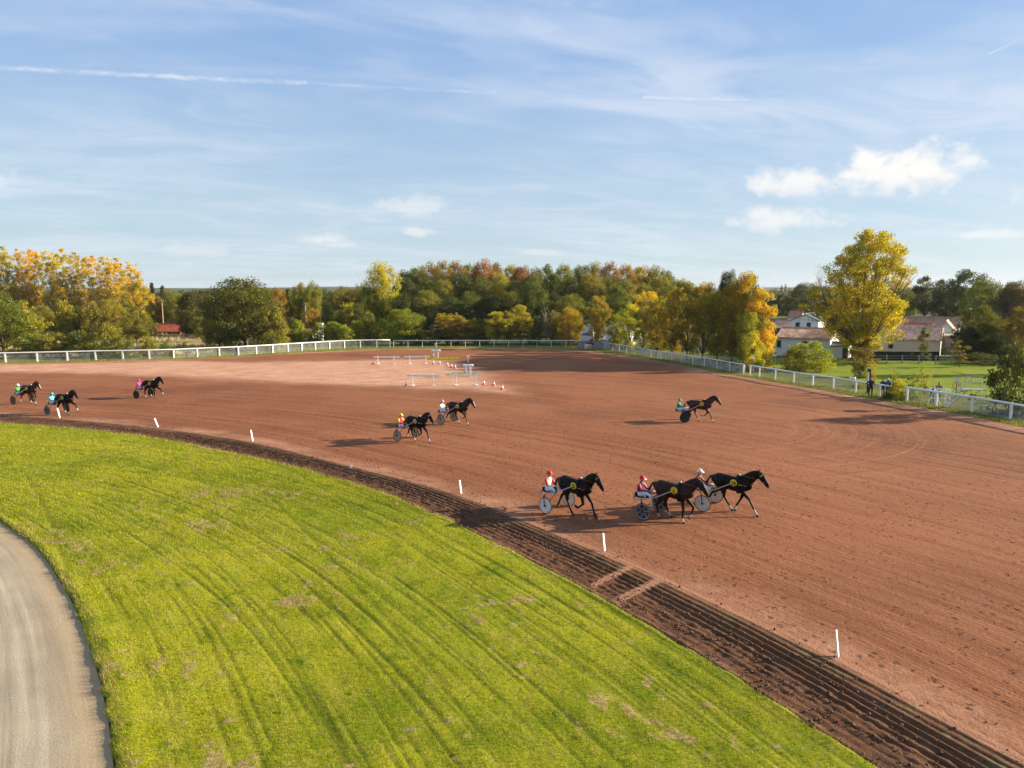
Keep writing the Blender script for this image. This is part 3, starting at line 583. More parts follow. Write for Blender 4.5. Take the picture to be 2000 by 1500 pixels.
PR['bigyellow'] = tree_proto('bigyellow', 19, 14.2, 0.10, lambda h: float(np.interp(h, [0, 0.12, 0.3, 0.5, 0.7, 0.85, 1.0], [0.45, 0.8, 1.0, 0.97, 0.84, 0.66, 0.30])), 430, 72000, 0.25, 0.072, 64, 0.36, limbs_up=0.6, shell=0.5, branches=46, leader=0.9)
PR['bare'] = tree_proto('bare', 12, 8, 0.2, dome, 90, 900, 0.2, 0.10, 70, 0.16, BARKP, limbs_up=0.8, branches=90)
PR['pine0'] = tree_proto('pine', 15, 11, 0.30, dome, 60, 13000, 0.36, 0.13, 80, 0.3, flat=0.7)
PR['spire'] = tree_proto('spire', 20, 3.2, 0.06, column, 50, 2600, 0.35, 0.2, 90, 0.2, limbs_up=1.0)
PR['sapling'] = tree_proto('sapling', 5.0, 2.6, 0.12, upright, 34, 2000, 0.17, 0.15, 95, 0.05, limbs_up=0.7, branches=26)
PR['conifer0'] = tree_proto('cedar', 8, 4.6, 0.10, cone, 40, 3400, 0.24, 0.13, 97, 0.12, flat=0.8, shell=0.5)

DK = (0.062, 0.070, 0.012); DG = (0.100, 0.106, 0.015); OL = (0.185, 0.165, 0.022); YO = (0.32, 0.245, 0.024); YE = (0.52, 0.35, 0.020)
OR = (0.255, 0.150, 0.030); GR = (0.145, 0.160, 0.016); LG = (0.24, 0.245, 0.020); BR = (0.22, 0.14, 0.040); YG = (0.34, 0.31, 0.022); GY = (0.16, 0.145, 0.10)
tree_rng = random.Random(11)
def tree(px, d, top, wpx, kind, col, label, group=None, name=None, cat='tree', jit=0.12, z=-0.05):
    X = aty(px, 600, d).x; H0 = PR[kind][2]; W0 = PR[kind][3]; hh = aty(px, top, d).z - z; ww = wpx / FPX * d
    nm = name or {'oak': 'broadleaf_tree', 'bush': 'bush', 'ash': 'slender_tree', 'poplar': 'poplar_tree', 'cypress': 'cypress_tree', 'bigyellow': 'poplar_tree', 'bare': 'bare_tree', 'pine': 'pine_tree', 'spire': 'poplar_tree', 'sapling': 'sapling', 'conifer': 'conifer_tree'}[kind.rstrip('0123456789')]
    e = empty(nm, (X, d, z), tree_rng.uniform(0, 6.28), label, cat, group); sx = ww / W0 * 0.92; sz = hh / H0 * 0.985
    e.scale = (sx, sx, sz)
    link('trunk', PR[kind][0], e); c = link('crown', PR[kind][1], e)
    jb = tree_rng.uniform(-jit, jit); jr = tree_rng.uniform(-0.05, 0.05); j = [1 + jb + jr, 1 + jb - jr, 1 + jb]; c.color = (col[0] * j[0], col[1] * j[1], col[2] * j[2], 1)
    return e
ORD = ['first', 'second', 'third', 'fourth', 'fifth', 'sixth', 'seventh', 'eighth', 'ninth', 'tenth', 'eleventh', 'twelfth', 'thirteenth', 'fourteenth', 'fifteenth', 'sixteenth', 'seventeenth', 'eighteenth', 'nineteenth', 'twentieth', 'twenty-first', 'twenty-second', 'twenty-third', 'twenty-fourth']
def row(items, fmt, group, cat='tree'):
    for k, (px, d, top, w, kind, col) in enumerate(items): tree(px, d, top, w, kind, col, fmt.format(ORD[k]), group, cat=cat)
# golden poplars at far left
row([(px, 150 + (k % 3) * 3, top, w, 'poplar%d' % (k % 4), (0.50, 0.350, 0.022) if k % 3 else (0.50, 0.375, 0.04)) for k, (px, top, w) in enumerate([(-62, 482, 46), (-36, 484, 44), (-10, 483, 46), (18, 481, 46), (46, 482, 44), (72, 484, 46), (100, 482, 46), (128, 485, 44), (156, 489, 46), (184, 496, 44), (212, 494, 48), (236, 503, 44), (258, 508, 46)])],
    'golden-leaved tall poplar, {} from the left in the row at far left', 'golden poplars at far left')
tree(272, 146, 548, 44, 'ash0', YE, 'short bright yellow tree closing the right end of the golden poplar row')
row([(px, 134 + (k % 3) * 4, top, 58, 'oak%d' % (k % 4) if k % 2 else 'bush%d' % (k % 3), c) for k, (px, top, c) in enumerate([(-30, 590, GR), (8, 600, OL), (45, 588, YO), (82, 598, OL), (118, 590, YO), (150, 600, DG), (180, 592, OL), (212, 585, YO), (245, 575, GR), (262, 610, OL), (225, 622, BR)])],
    'low olive tree under the golden poplars, {} from the left', 'understorey below the golden poplars')
for a in [(0, 108, 572, 105, 'oak1', GR, 'large green tree at the left picture edge behind the white fence'), (62, 104, 612, 88, 'bush0', LG, 'yellow-green bush beside the large green tree at left edge'),
          (100, 99, 652, 70, 'bush1', OL, 'low brownish hedge bush in front of the white plastic tunnel'), (158, 100, 645, 72, 'bush2', GR, 'rounded green bush right of the white plastic tunnel'),
          (206, 99, 634, 76, 'bush0', LG, 'tallest light green bush right of the white plastic tunnel'), (232, 97, 658, 50, 'bush1', GR, 'small dark green bush at the edge of the dry field'),
          (285, 101, 657, 50, 'bush2', (0.27, 0.21, 0.025), 'mustard-yellow bush on the dry field by the fence'), (318, 102, 668, 28, 'bush0', GR, 'small green shrub right of the mustard-yellow bush'),
          (362, 102, 668, 30, 'sapling', DG, 'spiky dark green shrub between mustard bush and broad oak'), (118, 112, 668, 60, 'bush2', DG, 'dark low shrub between the two hedge bushes at left'),
          (45, 99, 655, 60, 'bush1', GR, 'low green bush by the fence in the left corner')]:
    tree(*a, cat='bush' if 'bush' in a[4] or 'shrub' in a[6] else 'tree')
row([(285, 186, 556, 24, 'cypress0', DK), (299, 190, 550, 26, 'cypress1', DK), (318, 190, 554, 26, 'cypress0', DK)], 'dark cypress behind the red-roofed shed, {} from the left', 'dark cypresses behind the shed')
for a in [(307, 166, 580, 40, 'oak0', BR, 'rust-brown rounded tree beside the utility pole and the shed'), (352, 166, 577, 64, 'oak1', OL, 'olive tree directly behind the red-roofed shed'),
          (378, 150, 570, 66, 'oak2', (0.075, 0.075, 0.02), 'dark olive tree between the red-roofed shed and the broad oak'), (392, 132, 618, 40, 'ash1', OL, 'slim olive tree touching the left side of the broad oak'), (338, 164, 606, 26, 'bare', GY, 'leafless pale shrub behind the red roof'),
          (372, 152, 630, 30, 'bush1', OL, 'small olive bush at the right end of the red roof'), (268, 150, 628, 46, 'bush0', OL, 'low olive bush left of the red-roofed shed'), (240, 146, 632, 50, 'bush2', DG, 'low dark bush at the back of the dry field'), (290, 150, 622, 34, 'bush1', LG, 'light bush touching the left end of the red roof'),
          (478, 116, 545, 168, 'oak3', (0.118, 0.114, 0.018), 'broad dark olive oak standing alone at the left bend of the fence'), (532, 113, 600, 66, 'bush0', OL, 'olive bush merging with the right foot of the broad oak'), (425, 119, 590, 66, 'oak2', (0.12, 0.11, 0.02), 'smaller oak leaning on the left of the broad oak'),
          (541, 165, 564, 52, 'oak0', (0.30, 0.19, 0.02), 'yellow-brown tree peeping over the right shoulder of the broad oak'), (564, 152, 562, 34, 'cypress1', DG, 'dark narrow conifer left of the second utility pole'), (590, 158, 556, 48, 'oak1', OL, 'olive tree with ragged top behind the second utility pole'), (612, 156, 554, 42, 'oak2', OL, 'olive tree right of the second utility pole'),
          (612, 140, 606, 52, 'bush1', (0.28, 0.18, 0.02), 'amber bush behind the ruined hut'), (570, 128, 622, 50, 'bush2', DG, 'dark bush left of the ruined hut'), (658, 172, 568, 60, 'oak3', OL, 'olive tree left of the tall lime-yellow tree'), (690, 168, 566, 60, 'oak0', (0.12, 0.08, 0.02), 'brown-tinged tree left of the tall lime-yellow tree'),
          (682, 158, 585, 34, 'ash2', YG, 'small lime-yellow tree below the brown-tinged one'), (660, 146, 608, 60, 'oak2', DG, 'dark green tree behind the hedge right of the hut'), (700, 140, 596, 66, 'oak1', DG, 'dark green tree at the foot of the lime-yellow tree'),
          (745, 152, 517, 88, 'oak2', YG, 'tall rounded lime-yellow tree at the left end of the wood'), (720, 150, 560, 60, 'oak0', GR, 'green tree on the left flank of the lime-yellow tree')]:
    tree(*a, cat='bush' if 'bush' in a[6] or 'shrub' in a[6] else 'tree')
row(sorted([(330, 215, 568, 56, 'oak2', OL), (402, 205, 566, 62, 'oak0', DG), (445, 200, 562, 60, 'oak1', OL), (515, 195, 562, 60, 'oak3', OL), (560, 210, 567, 60, 'oak0', OL), (632, 205, 566, 56, 'oak2', DG), (672, 200, 562, 56, 'oak1', OL), (268, 205, 560, 56, 'oak3', DG)], key=lambda a: a[0]), 'olive tree in the rear belt behind shed and oak, {} from the left', 'rear belt of trees on the left')
# hedge of young trees behind the bend of the fence
row([(px, 124 + (k % 3) * 2, top, w, ('bush%d' % (k % 3)) if k % 2 else 'ash%d' % (k % 4), c) for k, (px, top, w, c) in enumerate([(556, 640, 38, OL), (580, 628, 34, LG), (606, 640, 40, YO), (622, 632, 44, GR), (650, 628, 40, LG), (674, 634, 38, YG), (700, 622, 42, LG), (722, 612, 46, GR), (745, 640, 44, OL)])],
    'young light green tree behind the bend of the fence, {} from the left', 'young trees behind the bend of the fence')
# the wood
sil = [(792, 530), (815, 523), (840, 518), (866, 514), (892, 513), (918, 517), (945, 512), (972, 518), (1000, 520), (1018, 521), (1045, 529), (1070, 521), (1100, 519), (1130, 520), (1160, 517), (1190, 516), (1220, 519), (1250, 521), (1278, 524), (1300, 534), (1322, 548)]
cols = [DG, OL, OR, YO, OR, OL, (0.24, 0.12, 0.025), OR, YO, (0.25, 0.10, 0.03), DG, DG, OL, DG, OL, OR, OR, YO, OL, DG, OL]
row([(px, 188 + (k % 3) * 5, top, 64, 'oak%d' % ((k * 3) % 4), cols[k]) for k, (px, top) in enumerate(sil)], 'russet and olive oak on the skyline of the wood, {} from the left', 'skyline oaks of the wood')
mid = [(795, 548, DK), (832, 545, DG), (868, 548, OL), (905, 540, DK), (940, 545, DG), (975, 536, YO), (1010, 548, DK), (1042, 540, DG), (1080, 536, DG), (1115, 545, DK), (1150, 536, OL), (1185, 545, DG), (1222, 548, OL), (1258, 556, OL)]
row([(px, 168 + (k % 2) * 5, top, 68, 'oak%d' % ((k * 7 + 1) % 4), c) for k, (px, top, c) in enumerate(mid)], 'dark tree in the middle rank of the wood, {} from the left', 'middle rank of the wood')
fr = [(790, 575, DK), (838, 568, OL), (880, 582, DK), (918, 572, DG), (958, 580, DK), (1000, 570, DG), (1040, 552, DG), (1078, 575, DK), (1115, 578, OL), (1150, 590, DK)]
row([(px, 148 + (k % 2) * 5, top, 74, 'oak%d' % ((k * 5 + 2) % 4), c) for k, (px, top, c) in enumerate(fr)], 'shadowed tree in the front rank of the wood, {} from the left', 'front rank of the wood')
edge = [(782, 604, 84, LG, 'oak3'), (832, 646, 46, LG, 'bush0'), (850, 634, 44, GY, 'ash1'), (872, 606, 58, (0.36, 0.26, 0.02), 'ash2'), (900, 620, 48, (0.32, 0.20, 0.03), 'ash0'), (926, 622, 46, OL, 'ash3'), (968, 608, 52, YG, 'ash1'), (992, 602, 46, YO, 'ash2'), (1018, 596, 54, YG, 'ash0'), (1046, 620, 40, DG, 'bush1'), (1068, 598, 52, GY, 'bare'), (1082, 606, 46, OL, 'ash3'), (1112, 602, 62, (0.34, 0.23, 0.02), 'oak0'), (810, 630, 40, DG, 'bush2'), (945, 640, 44, DG, 'bush1'), (885, 642, 40, OL, 'bush0')]
edge.sort(); row([(px, 124 + (k % 3) * 1.5, top, w, kd, c) for k, (px, top, w, c, kd) in enumerate(edge)], 'small autumn tree along the far fence below the wood, {} from the left', 'small trees along the far fence')
# right-hand screen of trees
for a in [(1165, 117, 577, 50, 'ash1', (0.33, 0.25, 0.02), 'narrow bright yellow tree beside the white house at the fence corner'), (1202, 132, 560, 62, 'oak1', DG, 'round dark green tree right of the narrow yellow tree'), (1268, 122, 560, 62, 'ash2', YE, 'bright yellow crown rising above the right-hand tree screen'),
          (1420, 118, 530, 56, 'oak3', DK, 'dark oak top rising behind the right-hand tree screen'), (1290, 140, 545, 60, 'oak2', OL, 'olive tree behind the right-hand tree screen'), (1330, 130, 548, 60, 'oak0', OL, 'olive oak behind the middle of the right-hand tree screen')]: tree(*a)
row([(1205, 112, 612, 44, 'ash3', LG), (1232, 108, 594, 52, 'ash0', YG), (1258, 104, 580, 56, 'ash1', OL), (1285, 101, 568, 62, 'ash2', YO), (1315, 98, 560, 66, 'ash3', YO), (1345, 96, 552, 68, 'ash0', OL), (1375, 93, 550, 70, 'ash1', YO), (1405, 91, 556, 66, 'ash2', (0.29, 0.225, 0.02)), (1432, 89, 545, 66, 'ash3', (0.32, 0.245, 0.02)), (1462, 88, 532, 74, 'ash0', (0.40, 0.295, 0.02)), (1490, 86, 562, 66, 'ash1', YE)],
    'mustard-coloured slender tree in the screen along the right fence, {} from the left', 'tree screen along the right-hand fence')
for a in [(1466, 84, 600, 52, 'ash2', LG, 'bright green tree at the near end of the right-hand tree screen'), (1480, 81, 652, 60, 'bush1', YG, 'yellow-green bush at the foot of the tree screen end'), (1498, 84, 640, 44, 'ash3', YE, 'golden low branches at the near end of the tree screen'),
          (1694, 95, 449, 180, 'bigyellow', (0.36, 0.295, 0.018), 'big golden poplar in front of the tiled-roof houses'), (1585, 82, 668, 104, 'bush0', LG, 'broad green bush in the meadow left of the big golden poplar'), (1560, 84, 676, 60, 'bush2', OL, 'brownish bush joined to the broad green bush'),
          (1690, 90, 680, 66, 'bush1', BR, 'rust-brown bush at the foot of the big golden poplar'), (1712, 68, 702, 26, 'sapling', (0.33, 0.23, 0.02), 'golden sapling behind the men at the fence'), (1688, 75, 700, 30, 'bush2', (0.20, 0.15, 0.03), 'brown-gold bush behind the black signal post'),
          (1757, 61, 722, 20, 'sapling', LG, 'thin light sapling right of the three men'), (1818, 60, 718, 26, 'sapling', LG, 'slim leafy sapling behind the person in the dark cap'), (1795, 61, 728, 34, 'sapling', GR, 'bushy green sapling left of the dark-capped person'), (1768, 59, 742, 44, 'bush0', YG, 'low yellow-green shrub between the men and the next fence'), (1798, 58.5, 748, 30, 'bush1', LG, 'low light shrub at the start of the near right fence'), (1745, 58.5, 765, 24, 'bush2', DK, 'small dark shrub beside the man in blue'), (1684, 66, 752, 24, 'bush1', DG, 'small dark shrub behind the rail left of the men'),
          (1808, 92, 630, 40, 'conifer0', DG, 'dark tiered conifer before the beige house'), (1805, 198, 542, 66, 'pine0', DK, 'dark pine behind the big golden poplar on the right'), (1838, 205, 548, 50, 'pine0', DK, 'second dark pine right of the big golden poplar'),
          (1878, 190, 531, 112, 'oak1', (0.045, 0.055, 0.018), 'wide dark olive tree on the right skyline'), (1918, 176, 548, 80, 'oak2', GR, 'green tree in front of the wide dark skyline tree'), (1978, 172, 550, 66, 'oak3', (0.09, 0.075, 0.025), 'brownish tree at the right end of the skyline'), (1945, 182, 570, 50, 'oak0', DK, 'dark tree filling the gap on the right skyline'), (2020, 175, 556, 70, 'oak2', OL, 'olive skyline tree cut by the right picture edge'),
          (1925, 100, 600, 96, 'oak1', DG, 'dark green tree right of the beige house'), (1962, 97, 640, 80, 'oak0', DK, 'dense dark tree over the right end of the meadow'), (1895, 99, 640, 60, 'oak3', (0.03, 0.045, 0.014), 'dark low tree shading the beige house'), (1884, 86, 665, 36, 'sapling', (0.14, 0.12, 0.03), 'thin young tree with bare stem at the meadow fence'),
          (1925, 90, 690, 110, 'bush0', DK, 'dark hedge bush along the back of the meadow at right'), (2004, 51, 680, 128, 'bush0', (0.055, 0.064, 0.012), 'near dark tree cut by the right picture edge above the fence'), (2006, 78, 598, 64, 'ash1', (0.15, 0.10, 0.025), 'brownish tree top above the near dark tree at right edge'),
          (1567, 260, 555, 62, 'oak2', DK, 'dark rounded tree behind the white gabled house'), (1600, 250, 560, 70, 'oak0', DK, 'second dark tree behind the white gabled house'), (1604, 205, 518, 60, 'bare', GY, 'thin pale bare-looking tree left of the big golden poplar'), (1640, 240, 560, 80, 'oak1', DG, 'dark tree hidden behind the big golden poplar'), (1750, 230, 562, 80, 'oak3', DG, 'dark tree behind the right side of the golden poplar')]:
    tree(*a, cat='bush' if a[4].startswith('bush') else 'tree')
row([(1516, 420, 560, 9, 'spire', GY), (1527, 410, 555, 9, 'spire', (0.10, 0.09, 0.05)), (1534, 430, 553, 9, 'spire', GY), (1507, 440, 563, 9, 'spire', GY), (1541, 440, 560, 9, 'spire', GY)], 'thin distant poplar spire right of the tree screen, {} of five', 'distant poplar spires')
row([(1935 + 9 * k, 460, 552 + (k % 3), 12, 'spire', GY) for k in range(5)], 'pale distant poplar on the right skyline, {} from the left', 'pale distant poplars on the right')

# far woods to the horizon: one mass
def far_woods():
    r = np.random.default_rng(5); P = []; S = []
    for k in range(520):
        y = r.uniform(240, 1500) if k > 160 else r.uniform(215, 330); x = r.uniform(-1.0, 1.0) * y * 0.85; 
        if y < 300 and 0.30 < x / y < 0.72: continue
        h = r.uniform(5, 9.5) if y < 600 else r.uniform(8, 15); w = h * r.uniform(0.9, 2.2); n = int(120 + 60 * (y < 330))
        d = r.normal(0, 1, (n, 3)); d /= np.linalg.norm(d, axis=1)[:, None]; q = d * np.array([w, w, h * 0.55]) * r.uniform(0.75, 1.05, (n, 1)); q[:, 2] += h * 0.45; P.append(q + np.array([x, y, 0])); S.append(np.full(n, max(w * 0.30, 1.0)))
    P = np.vstack(P); S = np.concatenate(S); o = link('far_woods', leaves_mesh('far_woods', P, S, r, 0.5)); o.color = (0.062, 0.072, 0.020, 1); tag(o, 'distant olive woods reaching to the horizon', 'woods', None, 'stuff')
far_woods()
hm = MB(); hx = np.linspace(-2600, 2600, 80)
for yy, a, sd in ((2300, 34, 1), (3400, 52, 2)):
    prof = [a * (0.35 + fbm(np.array([x * 0.0012 + sd]), np.array([sd * 3.3]), 4, 5)[0]) for x in hx * yy / 2300]
    vs = []
    for x, h in zip(hx * yy / 2300, prof): vs += [(x, yy - 500, -1), (x, yy, h), (x, yy + 700, -1)]
    hm.add(vs, [(3 * k + j, 3 * k + 3 + j, 3 * k + 4 + j, 3 * k + 1 + j) for k in range(79) for j in (0, 1)])
tag(hm.obj('hills', [mat_ground('far_hill', (0.05, 0.06, 0.02), (0.09, 0.09, 0.03), (0.04, 0.05, 0.018), 0.01, 0.06)], None, True), kind='structure')

# ------------------------------------------------------------------ fences
def net_mat(name, col, cover):
    m = bpy.data.materials.new(name); m.use_nodes = True; g = NT(m.node_tree); g.N.clear(); out = g.new('ShaderNodeOutputMaterial')
    d = g.new('ShaderNodeBsdfDiffuse'); t = g.new('ShaderNodeBsdfTransparent'); ms = g.new('ShaderNodeMixShader'); n = g.noise(g.pos(), 1.3, 4, 0.65)
    g.L.new(g.mix(g.rng(n, 0.35, 0.65), tuple(c * 0.75 for c in col), col), d.inputs[0]); g.L.new(g.rng(n, 0.3, 0.7, cover * 0.75, cover * 1.2), ms.inputs[0])
    g.L.new(t.outputs[0], ms.inputs[1]); g.L.new(d.outputs[0], ms.inputs[2]); g.L.new(ms.outputs[0], out.inputs[0]); return m
NET = net_mat('windbreak_net', (0.52, 0.48, 0.42), 0.55); NETL = net_mat('wire_netting', (0.55, 0.55, 0.48), 0.20); NETC = net_mat('clear_netting', (0.60, 0.60, 0.56), 0.22)
def fence(label, px, h, post_r, rail_r, m, net=None, wires=0, group=None, ends=(False, False), extra=None, square=False, net_skip=()):
    P = [gp(*p) for p in px]; c = P[len(P) // 2]; e = empty('fence', (c.x, c.y, 0), 0, label, 'fence', group); Q = [p - Vector((c.x, c.y, 0)) for p in P]
    for i, q in enumerate(Q):
        d = (Q[min(i + 1, len(Q) - 1)] - Q[max(i - 1, 0)]); rz = math.atan2(d.y, d.x); b = MB(); hh = h - rail_r * 0.7; le = random.uniform(-0.02, 0.02)
        if square: b.box((0, 0, hh / 2 - 0.1), (post_r * 2, post_r * 1.6, hh + 0.2))
        else: b.tube([(0, 0, -0.1), (le, le, hh)], post_r, 8)
        b.obj('post', [m], e, False, q, rz)
    b = MB(); top = [q + Vector((0, 0, h)) for q in Q]
    if extra: top = ([top[0] + (top[0] - top[1]).normalized() * extra[0]] if extra[0] else []) + top + ([top[-1] + (top[-1] - top[-2]).normalized() * extra[1]] if extra[1] else [])
    if ends[0]: a = top[0]; d = (top[1] - a).normalized(); top = [Vector((a.x, a.y, 0.0)) - d * 0.25, Vector((a.x, a.y, h - 0.22)) - d * 0.25, a - d * 0.17 - Vector((0, 0, 0.05)), a] + top[1:]
    if ends[1]: a = top[-1]; d = (a - top[-2]).normalized(); top = top[:-1] + [a, a + d * 0.17 - Vector((0, 0, 0.05)), Vector((a.x, a.y, h - 0.22)) + d * 0.25, Vector((a.x, a.y, 0.0)) + d * 0.25]
    b.tube(top, rail_r, 10); b.obj('rail', [m], e, True)
    for k in range(wires):
        z = 0.16 + (h - 0.30) * k / max(wires - 1, 1); w = MB(); w.tube([q + Vector((0, 0.05, z)) for q in Q], 0.013, 4); w.obj('wire', [GALV], e)
    if net:
        for i in range(len(Q) - 1):
            if i in net_skip: continue
            a, b_ = Q[i], Q[i + 1]; n = (b_ - a).cross(Vector((0, 0, 1))).normalized() * -0.05; w = MB(); hh = h - 0.15
            w.add([a + n + Vector((0, 0, 0.03)), b_ + n + Vector((0, 0, 0.03)), b_ + n + Vector((0, 0, hh)), a + n + Vector((0, 0, hh))], [(0, 1, 2, 3)]); w.obj('net_panel', [net], e)
    return e
fence('white post-and-rail fence with wires curving along the left', [(-180, 713), (-115, 711.5), (-52, 710), (11, 708.5), (73, 707), (132, 705.5), (187, 704), (240, 703), (292, 702), (340, 700.5), (386, 698), (429, 696), (466, 694.5), (501, 692), (533, 690), (563, 687.5), (590, 685.8), (616, 684), (644, 682), (673, 680.5), (704, 679.5), (736, 679), (762, 678.6)], 1.30, 0.085, 0.085, WHITE, NETL, 5, square=True)
fence('thin white tubular fence along the foot of the wood', [(769 + 28 * k, 678.4) for k in range(14)], 1.18, 0.032, 0.055, WHITEB, None, 2)
fence('white fence with netting running right from the red machine', [(1161, 677.3), (1172, 680), (1183.5, 682.3), (1196.5, 684.8), (1209.5, 687), (1223.5, 689.6), (1238, 692.6), (1255, 696), (1271, 698.8), (1283, 701)], 1.12, 0.05, 0.06, WHITEB, NET, 0, ends=(False, True))
fence('white fence below the tree screen with rounded rail ends', [(1292, 702), (1300, 703), (1312, 705), (1331, 708.5), (1353, 712.5), (1376, 716.5), (1400, 721), (1425, 726), (1451, 731)], 1.12, 0.055, 0.06, WHITEB, NET, 0, ends=(True, True))
fence('white netted fence reaching the three standing men', [(1465, 733.5), (1483, 736.5), (1514, 741.5), (1550, 748.5), (1587, 754), (1627, 760), (1671, 768), (1718, 776)], 1.12, 0.07, 0.075, WHITE, NETC, 2, square=True, extra=(0.4, 0.8), net_skip=(6,))
fence('near white fence with clear netting at the right picture edge', [(1771, 784.5), (1828, 794), (1898, 806), (1973, 820.5), (2060, 837), (2160, 856)], 1.20, 0.075, 0.085, WHITE, NETC, 2, square=True, extra=(0.25, 0))

# ------------------------------------------------------------------ marker posts, hurdles, stands, cones
for k, (b_, t_) in enumerate([((117, 815.5), (112, 797)), ((309, 834), (302, 817)), ((494, 861.5), (490, 840)), ((901, 964), (897.5, 938)), ((1181, 1076), (1178, 1042)), ((1637, 1282), (1633, 1231))]):
    p = gp(*b_); q = aty(*t_, p.y); d = q - p; m = MB(); ax = d.normalized(); m.box((0, 0, d.length / 2 - 0.03), (0.085, 0.03, d.length + 0.06)); m.box((0, 0, d.length + 0.004), (0.08, 0.026, 0.008))
    o = m.obj('marker_post', [WHITE], None, False, p); o.rotation_euler = (Vector((0, 0, 1)).rotation_difference(ax).to_matrix() @ Matrix.Rotation(R(48), 3, 'Z')).to_euler()
    tag(o, 'white plastic marker post at the inner track edge, %s from the %s' % (('first', 'second', 'third')[k] if k < 3 else ('third', 'second', 'first')[k - 3], 'left' if k < 3 else 'right'), 'marker post', 'white marker posts')
p = gp(685, 915); m = MB(); m.box((0, 0, 0.06), (0.12, 0.03, 0.22), 0, 0, Matrix.Rotation(R(18), 3, 'Y')); o = m.obj('marker_stub', [WHITE], None, False, p); tag(o, 'short white stump of a broken marker post', 'marker post')
def hurdle(x0, x1, yb, p0, p1, base_y, label):
    a = gp(p0, base_y); b = gp(p1, base_y); e = empty('hurdle', (a + b) / 2, 0, label, 'hurdle', 'white jump rails'); c = (a + b) / 2; H = aty(p0, yb, a.y).z
    l = aty(x0, yb, a.y).x - c.x; r = aty(x1, yb, b.y).x - c.x
    m = MB(); m.box(((l + r) / 2, -0.07, H), (r - l, 0.05, 0.17)); m.obj('bar', [WHITE], e)
    for q in (a, b):
        m = MB(); m.box((q.x - c.x, 0, (H + 0.14) / 2 - 0.02), (0.09, 0.085, H + 0.18)); po = m.obj('post', [WHITE], e)
        m = MB(); m.box((q.x - c.x, 0.0, 0.03), (0.36, 0.50, 0.07)); m.obj('foot', [WHITE], po)
hurdle(795, 861, 733.5, 805.5, 846, 753.5, 'white jump rail nearest on the left, beside a red cone'); hurdle(877, 940.5, 732, 890.5, 930.5, 752.5, 'white jump rail in front of the near marker stand')
hurdle(729.5, 780, 697, 738, 769.5, 711, 'white jump rail farthest left on the pale sand'); hurdle(789, 839, 696.5, 800, 831.5, 710.5, 'white jump rail far right, before the far marker stand')
def stand(px, py, board, topy, discy, rd, label):
    p = gp(px, py); e = empty('marker_stand', p, 0, label, 'stand', 'white marker stands'); H = aty(px, topy, p.y).z; w = board / FPX * p.y; hd = aty(px, discy, p.y).z
    m = MB(); m.box((0, 0, H), (w, 0.55, 0.16)); m.box((0, 0, H + 0.09), (w * 0.85, 0.45, 0.02)); m.obj('board', [WHITE], e)
    for s in (-1, 1): m = MB(); m.box((s * w * 0.20, 0, H / 2 - 0.06), (0.17, 0.2, H - 0.09)); m.obj('leg', [WHITE], e)
    m = MB(); m.tube([(0, 0, H + 0.1), (0, 0, hd)], 0.03, 6); pole = m.obj('pole', [GALV], e); m = MB(); m.box((0.02, 0, H + 0.17), (0.16, 0.14, 0.14)); m.obj('lamp_box', [BLACK], e)
    m = MB(); m.tube([(0, -0.03, hd), (0, 0.03, hd)], rd, 20); d = m.obj('sign_disc', [WHITE], e); m = MB(); m.tube([(0.03, -0.036, hd - 0.02), (0.03, -0.031, hd - 0.02)], rd * 0.45, 12); m.obj('disc_mark', [mat('red_mark', (0.5, 0.12, 0.1))], d)
stand(914.5, 735.5, 20, 713.5, 697, 0.17, 'white double-leg marker stand with round sign behind the near jump rail'); stand(851.5, 700.5, 17, 684.5, 672, 0.17, 'white double-leg marker stand with round sign near the far fence')
CONE_R = mat('cone_red', (0.62, 0.16, 0.12), 0.5); cm = MB(); cm.box((0, 0, 0.015), (0.34, 0.34, 0.03)); cm.tube([(0, 0, 0.03), (0, 0, 0.20)], [0.13, 0.10], 14, False); cone_b = cm.mesh('base', [CONE_R], True)
cm = MB(); cm.tube([(0, 0, 0.20), (0, 0, 0.36)], [0.10, 0.065], 14, False); cone_w = cm.mesh('band', [WHITE], True); cm = MB(); cm.tube([(0, 0, 0.36), (0, 0, 0.52)], [0.065, 0.025], 14); cone_t = cm.mesh('tip', [CONE_R], True)
for k, (px, py, lab) in enumerate([(728, 711.5, 'beside the farthest-left jump rail'), (846, 697.5, 'behind the far marker stand'), (846.5, 711, 'at the right foot of the far right jump rail'), (858.5, 711.8, 'below the far marker stand'), (874, 715, 'first of three in the slanting line'), (882, 718, 'second of three in the slanting line'), (889, 720, 'third of three in the slanting line'),
         (908.5, 729, 'touching the left leg of the near marker stand'), (793, 754.5, 'at the left end of the nearest jump rail'), (945, 751.5, 'first right of the near marker stand'), (964.5, 753.5, 'second right of the near marker stand'), (981, 761, 'at the tip of the pale sand')]):
    e = empty('traffic_cone', gp(px, py), random.uniform(0, 3), 'red and white traffic cone ' + lab, 'cone', 'red and white cones'); e.scale = (1.1, 1.1, 1.05 if py > 725 else 1.15)
    link('base', cone_b, e); link('band', cone_w, e); link('tip', cone_t, e)
for px, py, r_, lb in ((863, 701, 1.9, 'far'), (905, 731.5, 1.5, 'near')):
    p = gp(px, py); n = 2600; a = RNG.uniform(0, 6.28, n); q = RNG.uniform(0, 1, n) ** 0.7; blades('grass_tuft', np.c_[p.x + np.cos(a) * q * r_ * 1.3, p.y + np.sin(a) * q * r_, np.zeros(n)], RNG.uniform(0.08, 0.2, n), np.full(n, 0.05), np.full(n, 0.7), np.zeros(n), GBL, 3, 'small patch of grass round the %s marker stand' % lb)

